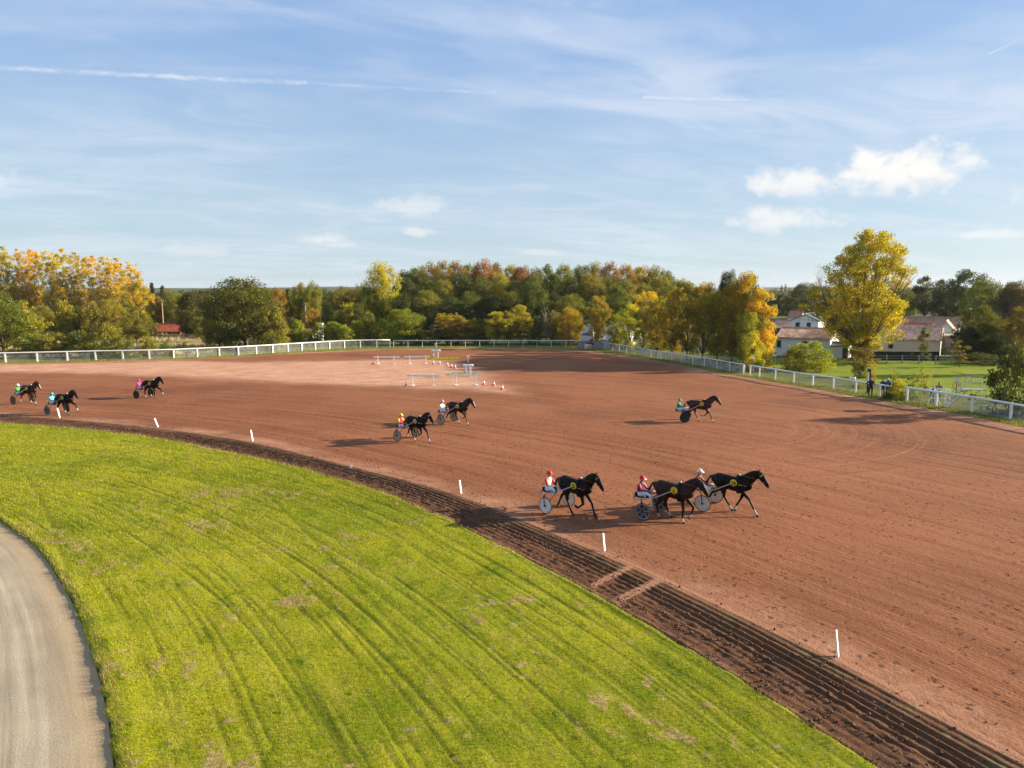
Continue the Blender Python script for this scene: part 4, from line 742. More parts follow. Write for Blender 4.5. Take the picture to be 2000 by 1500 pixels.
# ------------------------------------------------------------------ buildings
PLAS = mat('white_render', (0.80, 0.79, 0.76), 0.85, 0.05, 0.6); BEIGE = mat('beige_render', (0.42, 0.35, 0.26), 0.85, 0.06, 0.6); GLASS = mat('window_glass', (0.03, 0.035, 0.045), 0.12, 0.2, 3, 0, 0.6); FRAME = mat('grey_frame', (0.16, 0.16, 0.17), 0.5)
def tile_mat(name, a, b):
    m = bpy.data.materials.new(name); m.use_nodes = True; g = NT(m.node_tree); s = g.N['Principled BSDF']; s.inputs['Roughness'].default_value = 0.85
    vo = g.new('ShaderNodeTexVoronoi'); g.put(vo.inputs['Vector'], g.vm('MULTIPLY', g.new('ShaderNodeTexCoord').outputs['Object'], (4.2, 2.6, 2.6))); vo.inputs['Scale'].default_value = 1.0
    c = g.mix(g.sep(vo.outputs['Color'])[0], a, b); c = g.mix(g.rng(g.noise(g.pos(), 0.8, 4), 0.45, 0.7, 0, 0.5), c, tuple(x * 0.55 for x in a)); g.L.new(c, s.inputs['Base Color']); return m
TILE = tile_mat('pantile', (0.54, 0.28, 0.16), (0.82, 0.56, 0.39)); TILED = tile_mat('brown_tile', (0.30, 0.165, 0.105), (0.44, 0.27, 0.18)); TILER = tile_mat('red_tile', (0.42, 0.13, 0.07), (0.52, 0.22, 0.13)); SLATE = mat('slate', (0.07, 0.07, 0.08), 0.5)
NAVY = mat('navy_panel', (0.03, 0.04, 0.08), 0.6)
def house(name, label, x0, x1, y, dep, eave, ridge, wallm, tile, wins=(), gable_front=False, rz=0.0, ribs=True, cat='house', over=0.25, doors=()):
    """x0,x1 left and right wall in metres, y front wall, wins = (x, z, w, h)"""
    cx = (x0 + x1) / 2; w = x1 - x0; e = empty(name, (cx - math.sin(rz) * dep / 2, y + math.cos(rz) * dep / 2, -0.05), rz, label, cat); b = MB(); hw, hd = w / 2, dep / 2
    if gable_front:
        v = [(-hw, -hd, 0), (hw, -hd, 0), (hw, -hd, eave), (0, -hd, ridge), (-hw, -hd, eave), (-hw, hd, 0), (hw, hd, 0), (hw, hd, eave), (0, hd, ridge), (-hw, hd, eave)]
        b.add(v, [(0, 1, 2, 3, 4), (6, 5, 9, 8, 7), (1, 6, 7, 2), (5, 0, 4, 9)])
    else:
        v = [(-hw, -hd, 0), (hw, -hd, 0), (hw, hd, 0), (-hw, hd, 0), (-hw, -hd, eave), (hw, -hd, eave), (hw, hd, eave), (-hw, hd, eave), (-hw, 0, ridge - 0.02), (hw, 0, ridge - 0.02)]
        b.add(v, [(0, 1, 5, 4), (2, 3, 7, 6), (1, 2, 6, 9, 5), (3, 0, 4, 8, 7)])
    b.obj('wall', [wallm], e)
    r = MB(); sl = (ridge - eave) / (hw if gable_front else hd); ex = (hw if gable_front else hd) + over; L = (dep if gable_front else w) + over * 2; ez = ridge - sl * ex + 0.05; rt = ridge + 0.05
    for s in (-1, 1):
        A, B = s * ex, 0.0
        pl = [(A, -L / 2, ez), (A, L / 2, ez), (B, L / 2, rt), (B, -L / 2, rt)]; lo = [(p[0], p[1], p[2] - 0.12) for p in pl]
        allp = pl + lo; allp = allp if gable_front else [(p[1], p[0], p[2]) for p in allp]
        r.add(allp, [(0, 1, 2, 3), (7, 6, 5, 4), (0, 4, 5, 1), (1, 5, 6, 2), (2, 6, 7, 3), (3, 7, 4, 0)])
        if ribs:
            n = int(L / 0.26)
            for k in range(n):
                q = -L / 2 + (k + 0.5) * L / n; p0, p1 = ((A, q, ez + 0.02), (B, q, rt + 0.02)); 
                if not gable_front: p0, p1 = (q, A, ez + 0.02), (q, B, rt + 0.02)
                r.tube([p0, p1], 0.075, 5, False)
    a, c = ((0, -L / 2, rt + 0.05), (0, L / 2, rt + 0.05)); 
    if not gable_front: a, c = (-L / 2, 0, rt + 0.05), (L / 2, 0, rt + 0.05)
    ro = r.obj('roof', [tile], e)
    rd = MB(); rd.tube([a, c], 0.12, 6); rd.obj('ridge', [tile], ro)
    for (wx, wz, ww, wh) in wins:
        f = MB()
        for q in ((-1, 0), (1, 0)): f.box((wx + q[0] * (ww / 2), -hd - 0.02, wz), (0.08, 0.08, wh + 0.08))
        for q in (-1, 1): f.box((wx, -hd - 0.02, wz + q * wh / 2), (ww - 0.08, 0.07, 0.08))
        fo = f.obj('window', [FRAME], e); g_ = MB(); g_.box((wx, -hd - 0.005, wz), (ww - 0.08, 0.03, wh - 0.08)); g_.obj('pane', [GLASS], fo); s_ = MB(); s_.box((wx, -hd - 0.06, wz - wh / 2 - 0.07), (ww + 0.2, 0.16, 0.05)); s_.obj('sill', [PLAS], fo)
    for (wx, ww, wh, dm) in doors:
        f = MB(); f.box((wx, -hd - 0.02, wh / 2), (ww, 0.06, wh)); do = f.obj('door', [dm], e); h_ = MB(); h_.box((wx + ww * 0.35, -hd - 0.07, wh * 0.45), (0.12, 0.05, 0.04)); h_.obj('handle', [GALV], do)
    return e
def xa(px, d): return aty(px, 620, d).x
h = house('house', 'white gabled house with two windows and solar panel behind the pantiled house', xa(1546, 140), xa(1597, 140), 140, 9, 3.85, 5.1, PLAS, SLATE, [(-1.25, 2.85, 0.75, 1.1), (0.85, 2.85, 0.75, 1.1)], True, ribs=False, rz=R(-34))
sp = MB(); sp.box((1.55, 1.2, 4.62), (1.7, 3.4, 0.05), 0, 0, Matrix.Rotation(math.atan((5.1 - 3.85) / 2.65), 3, 'Y')); sp.obj('solar_panel', [mat('solar_panel', (0.30, 0.36, 0.45), 0.15, 0.1, 2, 0.4)], h)
for x_ in (-0.9, 0.75, 1.5): m = MB(); m.box((x_, -4.52, 3.95 if x_ != 1.5 else 3.8), (0.05, 0.04, 0.9)); m.obj('wall_seam', [FRAME], h)
house('house', 'long white house under pale pantiles left of the golden poplar', xa(1522, 101), xa(1620, 101), 101, 7.5, 2.75, 4.0, PLAS, TILE, [(-3.35, 1.75, 0.55, 1.0), (0.25, 1.75, 0.6, 1.0)], rz=R(-34))
house('outbuilding', 'small white annexe with dark door right of the long white house', xa(1629, 98), xa(1662, 98), 98.5, 3.0, 1.75, 2.1, PLAS, SLATE, doors=[(0.85, 0.7, 1.5, NAVY)], ribs=False, cat='outbuilding', over=0.1, rz=R(-34))
house('house', 'cream house with ribbed pantile roof behind the golden poplar', xa(1695, 103), xa(1828, 103), 103, 7.5, 2.5, 4.1, mat('cream_render', (0.55, 0.49, 0.40), 0.85, 0.05), TILE, [(-1.2, 1.4, 0.6, 0.8)], rz=R(-34))
house('house', 'long low house with brown tiled roof right of the golden poplar', xa(1765, 140), xa(1866, 140), 140, 8, 2.7, 4.35, PLAS, TILED, rz=R(-34))
house('house', 'white house with slanted gable between brown roof and beige house', xa(1836, 122), xa(1862, 122), 122, 7, 2.9, 4.3, PLAS, TILE, gable_front=True, rz=R(-34))
house('house', 'house with orange roof and white dormer behind the ribbed roof', xa(1768, 124), xa(1816, 124), 124, 5, 2.9, 3.8, PLAS, TILER, rz=R(-34))
h = house('house', 'beige flat-fronted house with white double garage door', xa(1842, 106), xa(1885, 106), 106, 6, 2.75, 2.95, BEIGE, BEIGE, ribs=False, over=0.12, rz=R(-34))
for s in (0, 1): m = MB(); m.box((0.35 + s * 0.75, -3.03, 1.35), (0.72, 0.06, 1.15)); m.obj('door_leaf', [WHITE], h)
house('house', 'low house with salmon roof and navy wall left of the white gabled house', xa(1510, 150), xa(1546, 150), 150, 7, 1.9, 3.3, NAVY, tile_mat('salmon_tile', (0.52, 0.27, 0.17), (0.62, 0.36, 0.25)), ribs=False, rz=R(-34))
house('house', 'distant red-roofed house beside the palm', xa(1540, 225), xa(1563, 225), 225, 6, 1.9, 3.6, PLAS, TILER, ribs=False, rz=R(-34))
house('house', 'pale distant house half hidden right of the tree screen', xa(1515, 330), xa(1532, 330), 330, 8, 0.5, 2.2, PLAS, PLAS, ribs=False)
house('house', 'white gabled house glimpsed between trees at the fence corner', xa(1134, 136), xa(1160, 136), 136, 7, 2.2, 3.6, PLAS, SLATE, gable_front=True, ribs=False, wins=[(0.8, 1.5, 0.8, 0.9)], rz=R(-34))
house('house', 'bright white house glimpsed behind the narrow yellow tree', xa(1180, 126), xa(1232, 126), 126, 6, 2.6, 3.6, PLAS, TILE, ribs=False, wins=[(0.2, 1.6, 0.9, 1.0)], rz=R(-34))
m = MB(); m.box((0, 0, 0.6), (9.0, 0.15, 1.25)); m.box((0, 0, 1.25), (9.1, 0.22, 0.06)); tag(m.obj('garden_wall', [mat('grey_wall', (0.26, 0.26, 0.27), 0.9)], None, False, (xa(1182, 116), 116, 0)), 'low grey garden wall behind the netted fence corner', 'wall')
u = empty('parasol', (xa(1145, 128), 128, 0), 0, 'blue parasol in front of the white gabled house', 'parasol'); m = MB(); m.tube([(0, 0, 0), (0, 0, 1.9)], 0.03, 6); m.obj('pole', [GALV], u); m = MB(); m.tube([(0, 0, 1.55), (0, 0, 2.0)], [1.5, 0.05], 10); m.obj('canopy', [mat('blue_cloth', (0.05, 0.10, 0.30))], u)
sh = house('shed', 'low shed with brick-red roof in the dry field', xa(298, 158), xa(350, 158), 158, 3.5, 1.0, 2.3, mat('shed_boards', (0.16, 0.11, 0.08), 0.9), mat('red_sheet_roof', (0.40, 0.10, 0.045), 0.7, 0.12, 1.0), ribs=False, cat='shed', over=0.5)
m = MB(); m.box((0, 0, 0.45), (3.2, 2, 0.9)); m.box((0, -0.1, 0.95), (3.6, 2.4, 0.08)); tag(m.obj('lean_to', [mat('weathered_boards', (0.30, 0.30, 0.28), 0.9, 0.3)], None, False, (xa(284, 157), 157, 0)), 'small grey lean-to left of the red-roofed shed', 'shed')
h = house('ruined_hut', 'ruined white hut with purple-brown roof among the young trees', xa(582, 132), xa(606, 132), 132, 4, 1.6, 2.6, PLAS, mat('old_tile', (0.15, 0.09, 0.085), 0.9, 0.3), ribs=False, cat='hut'); m = MB(); m.box((2.4, 0.5, 1.7), (0.8, 0.8, 3.4)); m.box((2.4, 0.5, 3.45), (0.95, 0.95, 0.12)); m.obj('chimney', [PLAS], h)
# plastic tunnel: arched sheet on hoops
tn = empty('plastic_tunnel', (xa(112, 140), 140, 0), R(8), 'white plastic growing tunnel behind the left hedge', 'tunnel'); m = MB(); arc = [(1.7 * math.cos(a), 1.75 * math.sin(a)) for a in np.linspace(0, math.pi, 13)]
m.add([(x_, y_, z_) for x_ in (-3.3, 3.3) for (y_, z_) in arc], [(k, k + 1, k + 14, k + 13) for k in range(12)] + [tuple(range(13)), tuple(range(25, 12, -1))]); m.obj('sheet', [mat('milky_plastic', (0.62, 0.63, 0.64), 0.35, 0.12, 1.5)], tn, False)
for k in range(5): m = MB(); m.tube([(-3.2 + 1.6 * k, y_ * 1.02, z_ * 1.02) for (y_, z_) in arc], 0.03, 5); m.obj('hoop', [GALV], tn)
WOODP = mat('pole_wood', (0.36, 0.25, 0.15), 0.9, 0.2)
for (px, t_, d, lb) in [(318, 585, 160, 'pale wooden utility pole above the red-roofed shed'), (597, 592, 140, 'pale wooden utility pole beside the ruined hut'), (211, 594, 146, 'pale wooden utility pole among the golden poplars')]:
    H = aty(px, t_, d).z; e = empty('utility_pole', (xa(px, d), d, 0), 0, lb, 'pole', 'wooden utility poles'); m = MB(); m.tube([(0, 0, -0.2), (0, 0, H)], [0.16, 0.11], 8); m.obj('shaft', [WOODP], e); m = MB(); m.box((0, 0, H - 0.35), (0.9, 0.1, 0.1)); co = m.obj('crossarm', [WOODP], e)
    for s in (-0.35, 0.35): m = MB(); m.tube([(s, 0, H - 0.3), (s, 0, H - 0.12)], 0.05, 6); m.obj('insulator', [GALV], co)
# black screen and wire fence at the back of the meadow
e = empty('screen_fence', (xa(1772, 95), 95, -0.03), R(-3), 'black mesh screen fence before the cream house', 'fence')
for k in range(6): m = MB(); m.box((-3.9 + 1.56 * k, 0, 0.62), (1.54, 0.04, 1.22)); m.obj('screen_panel', [BLACK], e)
for k in range(7): m = MB(); m.tube([(-4.68 + 1.56 * k, 0.05, 0), (-4.68 + 1.56 * k, 0.05, 1.35)], 0.035, 6); m.obj('post', [GALV], e)
e = empty('railing', (xa(1852, 97), 97, 0), R(10), 'dark metal railing in front of the beige house', 'railing'); m = MB(); m.tube([(-1.1, 0, 1.2), (1.3, 0, 1.9)], 0.03, 6); m.obj('handrail', [BLACK], e)
for k in range(8): x_ = -1.1 + 0.34 * k; m = MB(); m.tube([(x_, 0, 0), (x_, 0, 1.2 + (x_ + 1.1) / 2.4 * 0.7)], 0.022, 5); m.obj('baluster', [BLACK], e)
e = empty('wire_fence', (xa(1790, 90), 90, -0.03), 0, 'grey post-and-wire fence along the back of the meadow', 'fence')
for k in range(9): x_ = -5.4 + 2.05 * k; m = MB(); m.box((x_, 0.3 * math.sin(k), 0.55), (0.11, 0.11, 1.2 + 0.1 * (k % 2))); m.obj('post', [mat('grey_post', (0.30, 0.27, 0.22), 0.9)] if k == 0 else [bpy.data.materials['grey_post']], e)
for z_ in (0.4, 0.75, 1.05): m = MB(); m.tube([(-5.4 + 2.05 * k, 0.3 * math.sin(k) - 0.07, z_) for k in range(9)], 0.012, 4); m.obj('wire', [GALV], e)
# lamps
def lamp(px, d, top, label):
    H = aty(px, top, d).z; e = empty('lamp_post', (xa(px, d), d, -0.05), 0, label, 'lamp'); m = MB(); m.tube([(0, 0, 0), (0, 0, H)], 0.04, 6); m.obj('pole', [GALV], e); m = MB(); m.box((-0.12, -0.05, H + 0.05), (0.42, 0.25, 0.16)); m.obj('lamp_head', [WHITE], e)
lamp(1517.5, 82, 694, 'short white-headed lamp post at the end of the tree screen'); lamp(1580, 190, 605, 'white street lamp above the white gabled house'); lamp(1896, 130, 603, 'white lamp at the dark trees on the right')
e = empty('sign_post', (xa(1475.5, 80), 80, -0.05), 0, 'pale pinkish post with white plate at the tree screen end', 'sign'); m = MB(); m.tube([(0, 0, 0), (0, 0, 1.95)], 0.09, 7); m.obj('pole', [mat('pink_post', (0.5, 0.36, 0.33))], e); m = MB(); m.box((-0.16, -0.1, 1.85), (0.22, 0.05, 0.42)); m.obj('plate', [WHITE], e)
# palm
pl = empty('palm_tree', (xa(1527, 170), 170, -0.05), 0, 'small palm beside the salmon-roofed house', 'palm'); m = MB(); m.tube([(0, 0, 0), (0, 0, 2.6)], [0.3, 0.22], 8); m.obj('trunk', [BARK], pl)
m = MB()
for k in range(26):
    a = k * 2.4; l = 1.9 + 0.4 * (k % 3); up = 0.9 - 0.06 * k; pp = [Vector((math.cos(a) * l * t_, math.sin(a) * l * t_, 2.6 + up * t_ * 1.6 - 1.3 * t_ * t_)) for t_ in (0, 0.3, 0.6, 0.85, 1.0)]; sd = Vector((-math.sin(a), math.cos(a), 0))
    for s in (-1, 1): m.add([v_ for q, w_ in zip(pp, (0.05, 0.32, 0.34, 0.22, 0.02)) for v_ in (q, q + sd * s * w_ - Vector((0, 0, w_ * 0.5)))], [(2 * i, 2 * i + 2, 2 * i + 3, 2 * i + 1) for i in range(4)])
m.obj('fronds', [mat('palm_leaf', (0.05, 0.075, 0.02), 0.7)], pl)

# ------------------------------------------------------------------ trackside equipment
p = gp(1150, 680.5); RUST = mat('rust_red_paint', (0.22, 0.045, 0.03), 0.7, 0.25); e = empty('track_machine', p, R(20), 'small rust-red machine on two pale wheels at the fence corner', 'machine')
m = MB(); m.box((0.15, 0, 0.75), (1.15, 0.7, 0.55)); m.box((0.45, 0, 1.25), (0.5, 0.5, 0.5)); m.obj('body', [RUST], e); m = MB(); m.tube([(0.6, 0, 1.4), (0.62, 0, 2.3)], 0.06, 6); m.obj('exhaust', [RUST], e); m = MB(); m.tube([(0.7, 0, 0.5), (1.5, 0, 0.3)], 0.05, 6); m.obj('drawbar', [RUST], e)
for x_ in (-0.65, 0.05):
    m = MB(); m.tube([(x_, -0.47, 0.38), (x_, -0.33, 0.38)], 0.38, 18); w = m.obj('wheel', [mat('pale_wheel', (0.45, 0.43, 0.40), 0.8)], e); m = MB(); m.tube([(x_, -0.5, 0.38), (x_, -0.46, 0.38)], 0.10, 10); m.obj('hub', [RUST], w)
p = aty(1665, 745, gp(1665, 767).y); e = empty('loudspeaker_pair', (p.x, p.y + 0.05, 1.18), R(-25), 'pair of white loudspeakers on the fence rail left of the men', 'loudspeaker')
for s in (-1, 1): m = MB(); m.tube([(s * 0.10, 0, 0.16), (s * 0.26, -0.03, 0.16)], [0.08, 0.15], 12); m.tube([(s * 0.02, 0, 0.16), (s * 0.10, 0, 0.16)], 0.10, 10); m.obj('horn', [WHITE], e, True)
m = MB(); m.tube([(0, 0, -0.02), (0, 0, 0.12)], 0.04, 6); m.obj('bracket', [GALV], e)
p = gp(1695, 770); e = empty('signal_post', p, R(-15), 'black signal post with white strip left of the men', 'post'); m = MB(); m.box((0, 0, 1.15), (0.24, 0.16, 2.3)); m.obj('column', [BLACK], e); m = MB(); m.box((-0.07, -0.095, 1.62), (0.13, 0.02, 0.85)); m.obj('white_strip', [WHITE], e); m = MB(); m.box((0, 0, 2.42), (0.38, 0.22, 0.05)); m.tube([(0, 0, 2.3), (0, 0, 2.4)], 0.05, 6); m.obj('cap', [GALV], e)
# observation platform on scaffold
p = gp(1904, 800); e = empty('observation_platform', p, R(-8), 'grey steel observation platform with stairs behind the near fence', 'platform'); k_ = p.y / FPX; PX = lambda q: (q - 1904) * k_
def bar(name, a, b, r=0.028, par=None, mt=GALV): m = MB(); m.tube([a, b], r, 6); return m.obj(name, [mt], par or e)
x0, x1 = PX(1894), PX(1922)
for x_ in (x0, x1):
    for y_ in (0.0, 0.9): bar('upright', (x_, y_, 0), (x_, y_, 2.55))
for y_ in (0.0, 0.9):
    for z_ in (2.55, 2.05): bar('guard_rail', (x0, y_, z_), (x1, y_, z_))
for x_ in (x0, x1): bar('cross_rail', (x_, 0, 2.55), (x_, 0.9, 2.55)); bar('cross_rail', (x_, 0, 1.5), (x_, 0.9, 1.5))
m = MB()
for k in range(6): m.box(((x0 + x1) / 2 - 0.35, 0.08 + 0.15 * k, 1.56), (x1 - x0 + 0.75, 0.135, 0.04))
m.obj('deck', [GALV], e); bar('base_rail', (x0, 0, 1.12), (PX(1931), 0, 1.12)); bar('base_rail', (PX(1931), 0, 0.05), (PX(1931), 0, 1.12)); bar('base_rail', (x0, 0, 0.5), (PX(1931), 0, 0.5)); bar('brace', (x0, 0.9, 0.2), (x1, 0.9, 1.5))
sx0, sx1 = PX(1852), PX(1890)
for y_ in (0.12, 0.78): st = bar('stringer', (sx0, y_, 0.0), (sx1, y_, 1.56), 0.045)
for k in range(6): t_ = (k + 0.6) / 6.4; m = MB(); m.box((sx0 + (sx1 - sx0) * t_, 0.45, 1.56 * t_), (0.24, 0.62, 0.035)); m.obj('tread', [GALV], e)
for y_ in (0.12, 0.78): bar('stair_rail', (sx0 + 0.5, y_, 1.1), (sx1 + 0.2, y_, 2.45), 0.022)
bar('canopy_post', (PX(1880), 0.45, 1.56), (PX(1880), 0.45, 2.75)); m = MB(); m.box((PX(1878), 0.45, 2.8), (1.05, 0.9, 0.04), 0, 0, Matrix.Rotation(R(12), 3, 'Y')); m.obj('canopy', [mat('dark_panel', (0.16, 0.15, 0.14), 0.4)], e)
bar('device_post', (PX(1868), 0.1, 0.9), (PX(1868), 0.1, 2.2), 0.03, None, BLACK); m = MB(); m.box((PX(1866.5), 0.1, 2.36), (0.36, 0.22, 0.2)); m.obj('camera_housing', [WHITE], e); m = MB(); m.tube([(PX(1868) + 0.0, 0.1, 2.2), (PX(1862), 0.1, 2.1), (PX(1860.5), 0.1, 1.85), (PX(1864), 0.1, 1.6), (PX(1868), 0.1, 1.55)], 0.015, 5); m.obj('cable', [BLACK], e)
m = MB(); m.add([(PX(1875), 0.3, 2.25), (PX(1872.6), 0.28, 1.75), (PX(1876), 0.34, 1.72), (PX(1875.4), 0.4, 2.2)], [(0, 1, 2, 3)]); m.add([(PX(1875), 0.31, 2.25), (PX(1872.6), 0.29, 1.75), (PX(1876), 0.35, 1.72), (PX(1875.4), 0.41, 2.2)], [(3, 2, 1, 0)]); tag(m.obj('red_flag', [mat('red_cloth', (0.55, 0.06, 0.03))], None, False, p, R(-8)), 'small red flag hanging on the observation platform', 'flag')
e2 = empty('trestle', gp(1842, 792), R(-10), 'white tubular trestle beside the person in the dark cap', 'trestle')
for a, b in [((-1.2, 0, 0), (-0.7, 0, 1.35)), ((-0.2, 0, 0), (-0.7, 0, 1.35)), ((-0.7, 0, 1.3), (0.45, 0, 1.3)), ((0.45, 0, 1.3), (0.45, 0, 0)), ((-1.3, 0, 1.4), (-0.9, 0, 1.2)), ((-0.3, 0, 1.2), (0.3, 0, 0.75)), ((-0.95, 0, 0.6), (0.45, 0, 0.6)), ((-0.7, 0.8, 1.3), (-0.7, 0, 1.3)), ((-0.7, 0.8, 0), (-0.7, 0.8, 1.3)), ((0.45, 0.8, 0), (0.45, 0.8, 1.3)), ((-0.7, 0.8, 1.3), (0.45, 0.8, 1.3)), ((0.45, 0.8, 1.3), (0.45, 0, 1.3))]: bar('tube', a, b, 0.028, e2, WHITE)
m = MB(); m.box((0, 0, 0.42), (0.62, 0.32, 0.05)); m.box((-0.25, 0, 0.2), (0.05, 0.3, 0.42)); m.box((0.25, 0, 0.2), (0.05, 0.3, 0.42)); tag(m.obj('small_bench', [mat('grey_bench', (0.4, 0.4, 0.4), 0.6)], None, False, gp(1921, 803.5)), 'low grey bench at the foot of the observation platform', 'bench')
p = gp(1751, 777); m = MB(); m.ell((0, 0, 0.35), (0.5, 0.4, 0.42), 14, 8, 0, None, -0.8); m.tube([(0, 0, 0.75), (0.05, 0.05, 0.95), (0.15, 0.05, 0.85)], [0.14, 0.05, 0.02], 8); tag(m.obj('refuse_sack', [mat('black_plastic', (0.02, 0.025, 0.03), 0.35, 0.3, 3)], None, True, p), 'dark plastic sack on the verge right of the men', 'sack')

# ------------------------------------------------------------------ figures
def skin_figure(segs, voxel, name, smooth_it=3):
    """segs: (p0, p1, r0, r1, material index[, (flatten axis a, b)]) welded into one continuous skin"""
    mb = MB()
    for s in segs:
        p0, p1, r0, r1 = Vector(s[0]), Vector(s[1]), s[2], s[3]; n = 3; sq = s[5] if len(s) > 5 else (1.0, 1.0)
        pts = [p0.lerp(p1, k / n) for k in range(n + 1)]; rr = [(r0 + (r1 - r0) * k / n) for k in range(n + 1)]; t = (p1 - p0).normalized()
        ends0 = [p0 - t * r0 * 0.85, p0 - t * r0 * 0.5]; ends1 = [p1 + t * r1 * 0.5, p1 + t * r1 * 0.85]
        P = ends0 + pts + ends1; Q = [r0 * 0.45, r0 * 0.85] + rr + [r1 * 0.85, r1 * 0.45]
        mb.tube(P, [(q * sq[0], q * sq[1]) for q in Q], 14)
    me = remesh(mb, voxel, smooth_it); n = len(me.polygons); c = np.empty(n * 3); me.polygons.foreach_get('center', c); c = c.reshape(-1, 3); best = np.full(n, 1e9); mi = np.zeros(n, int)
    for s in segs:
        a, b = np.array(s[0], float), np.array(s[1], float); d = b - a; t = np.clip(((c - a) @ d) / max(d @ d, 1e-9), 0, 1); sq = s[5] if len(s) > 5 else (1, 1)
        q = np.linalg.norm(c - a - t[:, None] * d, axis=1) / ((s[2] + (s[3] - s[2]) * t) * (sq[0] + sq[1]) / 2); k = q < best; best[k] = q[k]; mi[k] = s[4]
    for k in range(max(s[4] for s in segs) + 1): me.materials.append(None)
    me.polygons.foreach_set('material_index', mi.astype(np.int32)); me.name = name; return me
def append_mesh(me, mb):
    """join extra small solids (fingers, face) to a figure's own mesh"""
    bm = bmesh.new(); bm.from_mesh(me); vs = [bm.verts.new(p) for p in mb.v]
    for f, m in zip(mb.f, mb.mi):
        try: q = bm.faces.new([vs[i] for i in f]); q.material_index = m; q.smooth = True
        except ValueError: pass
    bm.to_mesh(me); bm.free()
def slots(o, mats):
    for k, m in enumerate(mats): o.material_slots[k].link = 'OBJECT'; o.material_slots[k].material = m
_mc = {}
def cmat(name, col, rough=0.7):
    if name not in _mc: _mc[name] = mat(name, col, rough, 0.12, 9.0)
    return _mc[name]
SKIN = mat('skin', (0.52, 0.31, 0.22), 0.6, 0.08)

def hand(mb, wrist, dirv, up, mi, curl=1.0, side=1):
    d = Vector(dirv).normalized(); u = Vector(up); u = (u - d * u.dot(d)).normalized(); s = d.cross(u) * side; w = Vector(wrist)
    mb.tube([w, w + d * 0.045, w + d * 0.09], [(0.026, 0.018), (0.042, 0.016), (0.040, 0.014)], 8, True, mi)
    for k, l in enumerate((0.070, 0.080, 0.075, 0.058)):
        b = w + d * 0.088 + s * (0.030 - 0.020 * k); mb.tube([b, b + d * l * 0.45 - u * l * 0.20 * curl, b + d * l * 0.5 - u * l * 0.62 * curl, b + d * l * 0.15 - u * l * 0.85 * curl], [0.0095, 0.009, 0.008, 0.006], 6, True, mi)
    b = w + d * 0.03 + s * 0.038; mb.tube([b, b + d * 0.035 + s * 0.022 - u * 0.01, b + d * 0.062 + s * 0.012 - u * 0.025 * curl], [0.012, 0.010, 0.007], 6, True, mi)
def face(mb, hc, f, mi_skin, mi_dark):
    f = Vector(f).normalized(); u = Vector((0, 0, 1)); s = u.cross(f).normalized(); c = Vector(hc)
    mb.tube([c + f * 0.088 + u * 0.012, c + f * 0.112 - u * 0.022, c + f * 0.092 - u * 0.034], [0.010, 0.016, 0.012], 6, True, mi_skin)
    for k in (-1, 1): mb.ell(c + f * 0.086 + s * k * 0.032 + u * 0.008, (0.012, 0.012, 0.008), 8, 5, mi_dark); mb.ell(c + s * k * 0.082 - u * 0.012, (0.022, 0.014, 0.032), 8, 5, mi_skin)
    mb.box(c + f * 0.090 - u * 0.062, (0.008, 0.008, 0.008), 0, mi_dark); mb.tube([c + f * 0.084 - s * 0.024 - u * 0.062, c + f * 0.093 - u * 0.062, c + f * 0.084 + s * 0.024 - u * 0.062], 0.005, 5, True, mi_dark)

# driver seated with legs forward: 0 jacket 1 breeches 2 skin 3 boots 4 sleeve 5 dark
def driver_mesh():
    S = []
    S += [((0, 0, 0.06), (-0.03, 0, 0.20), 0.150, 0.135, 1, (1.12, 0.85)), ((-0.03, 0, 0.20), (-0.02, 0, 0.40), 0.135, 0.150, 0, (1.12, 0.85)), ((-0.02, 0, 0.40), (0.02, 0, 0.52), 0.150, 0.110, 0, (1.25, 0.8)), ((0.02, 0, 0.54), (0.05, 0, 0.64), 0.055, 0.052, 2)]
    S += [((0.055, 0, 0.68), (0.065, 0, 0.755), 0.080, 0.092, 2)]
    for s in (-1, 1):
        S += [((0.01, s * 0.17, 0.50), (0.15, s * 0.23, 0.29), 0.062, 0.050, 4), ((0.15, s * 0.23, 0.29), (0.41, s * 0.10, 0.30), 0.047, 0.030, 0), ((0.02, s * 0.10, 0.07), (0.40, s * 0.20, 0.20), 0.092, 0.066, 1), ((0.40, s * 0.20, 0.20), (0.70, s * 0.38, 0.15), 0.062, 0.042, 1), ((0.70, s * 0.38, 0.15), (0.75, s * 0.41, 0.12), 0.046, 0.046, 3), ((0.75, s * 0.41, 0.12), (0.83, s * 0.42, 0.23), 0.044, 0.036, 3)]
    me = skin_figure(S, 0.016, 'driver', 2); mb = MB()
    for s in (-1, 1): hand(mb, (0.415, s * 0.098, 0.30), (1, -s * 0.25, 0.02), (0, 0, 1), 2, 1.0, -s)
    face(mb, (0.065, 0, 0.715), (1, 0, 0), 2, 5); me.materials.append(None); append_mesh(me, mb); return me
DRIVER = driver_mesh()
hb = MB(); hb.ell((0.055, 0, 0.755), (0.128, 0.112, 0.125), 18, 8, 0, None, -0.12); HELM = hb.mesh('helmet', [WHITE], True)
hb = MB(); hb.tube([(0.14, -0.085, 0.745), (0.215, 0, 0.738), (0.14, 0.085, 0.745)], [(0.05, 0.008), (0.055, 0.008), (0.05, 0.008)], 8); PEAK = hb.mesh('peak', [WHITE], True)
hb = MB(); hb.tube([(0.02, -0.10, 0.72), (0.07, -0.075, 0.62), (0.085, 0, 0.605), (0.07, 0.075, 0.62), (0.02, 0.10, 0.72)], 0.008, 5); STRAP = hb.mesh('chin_strap', [BLACK], True)

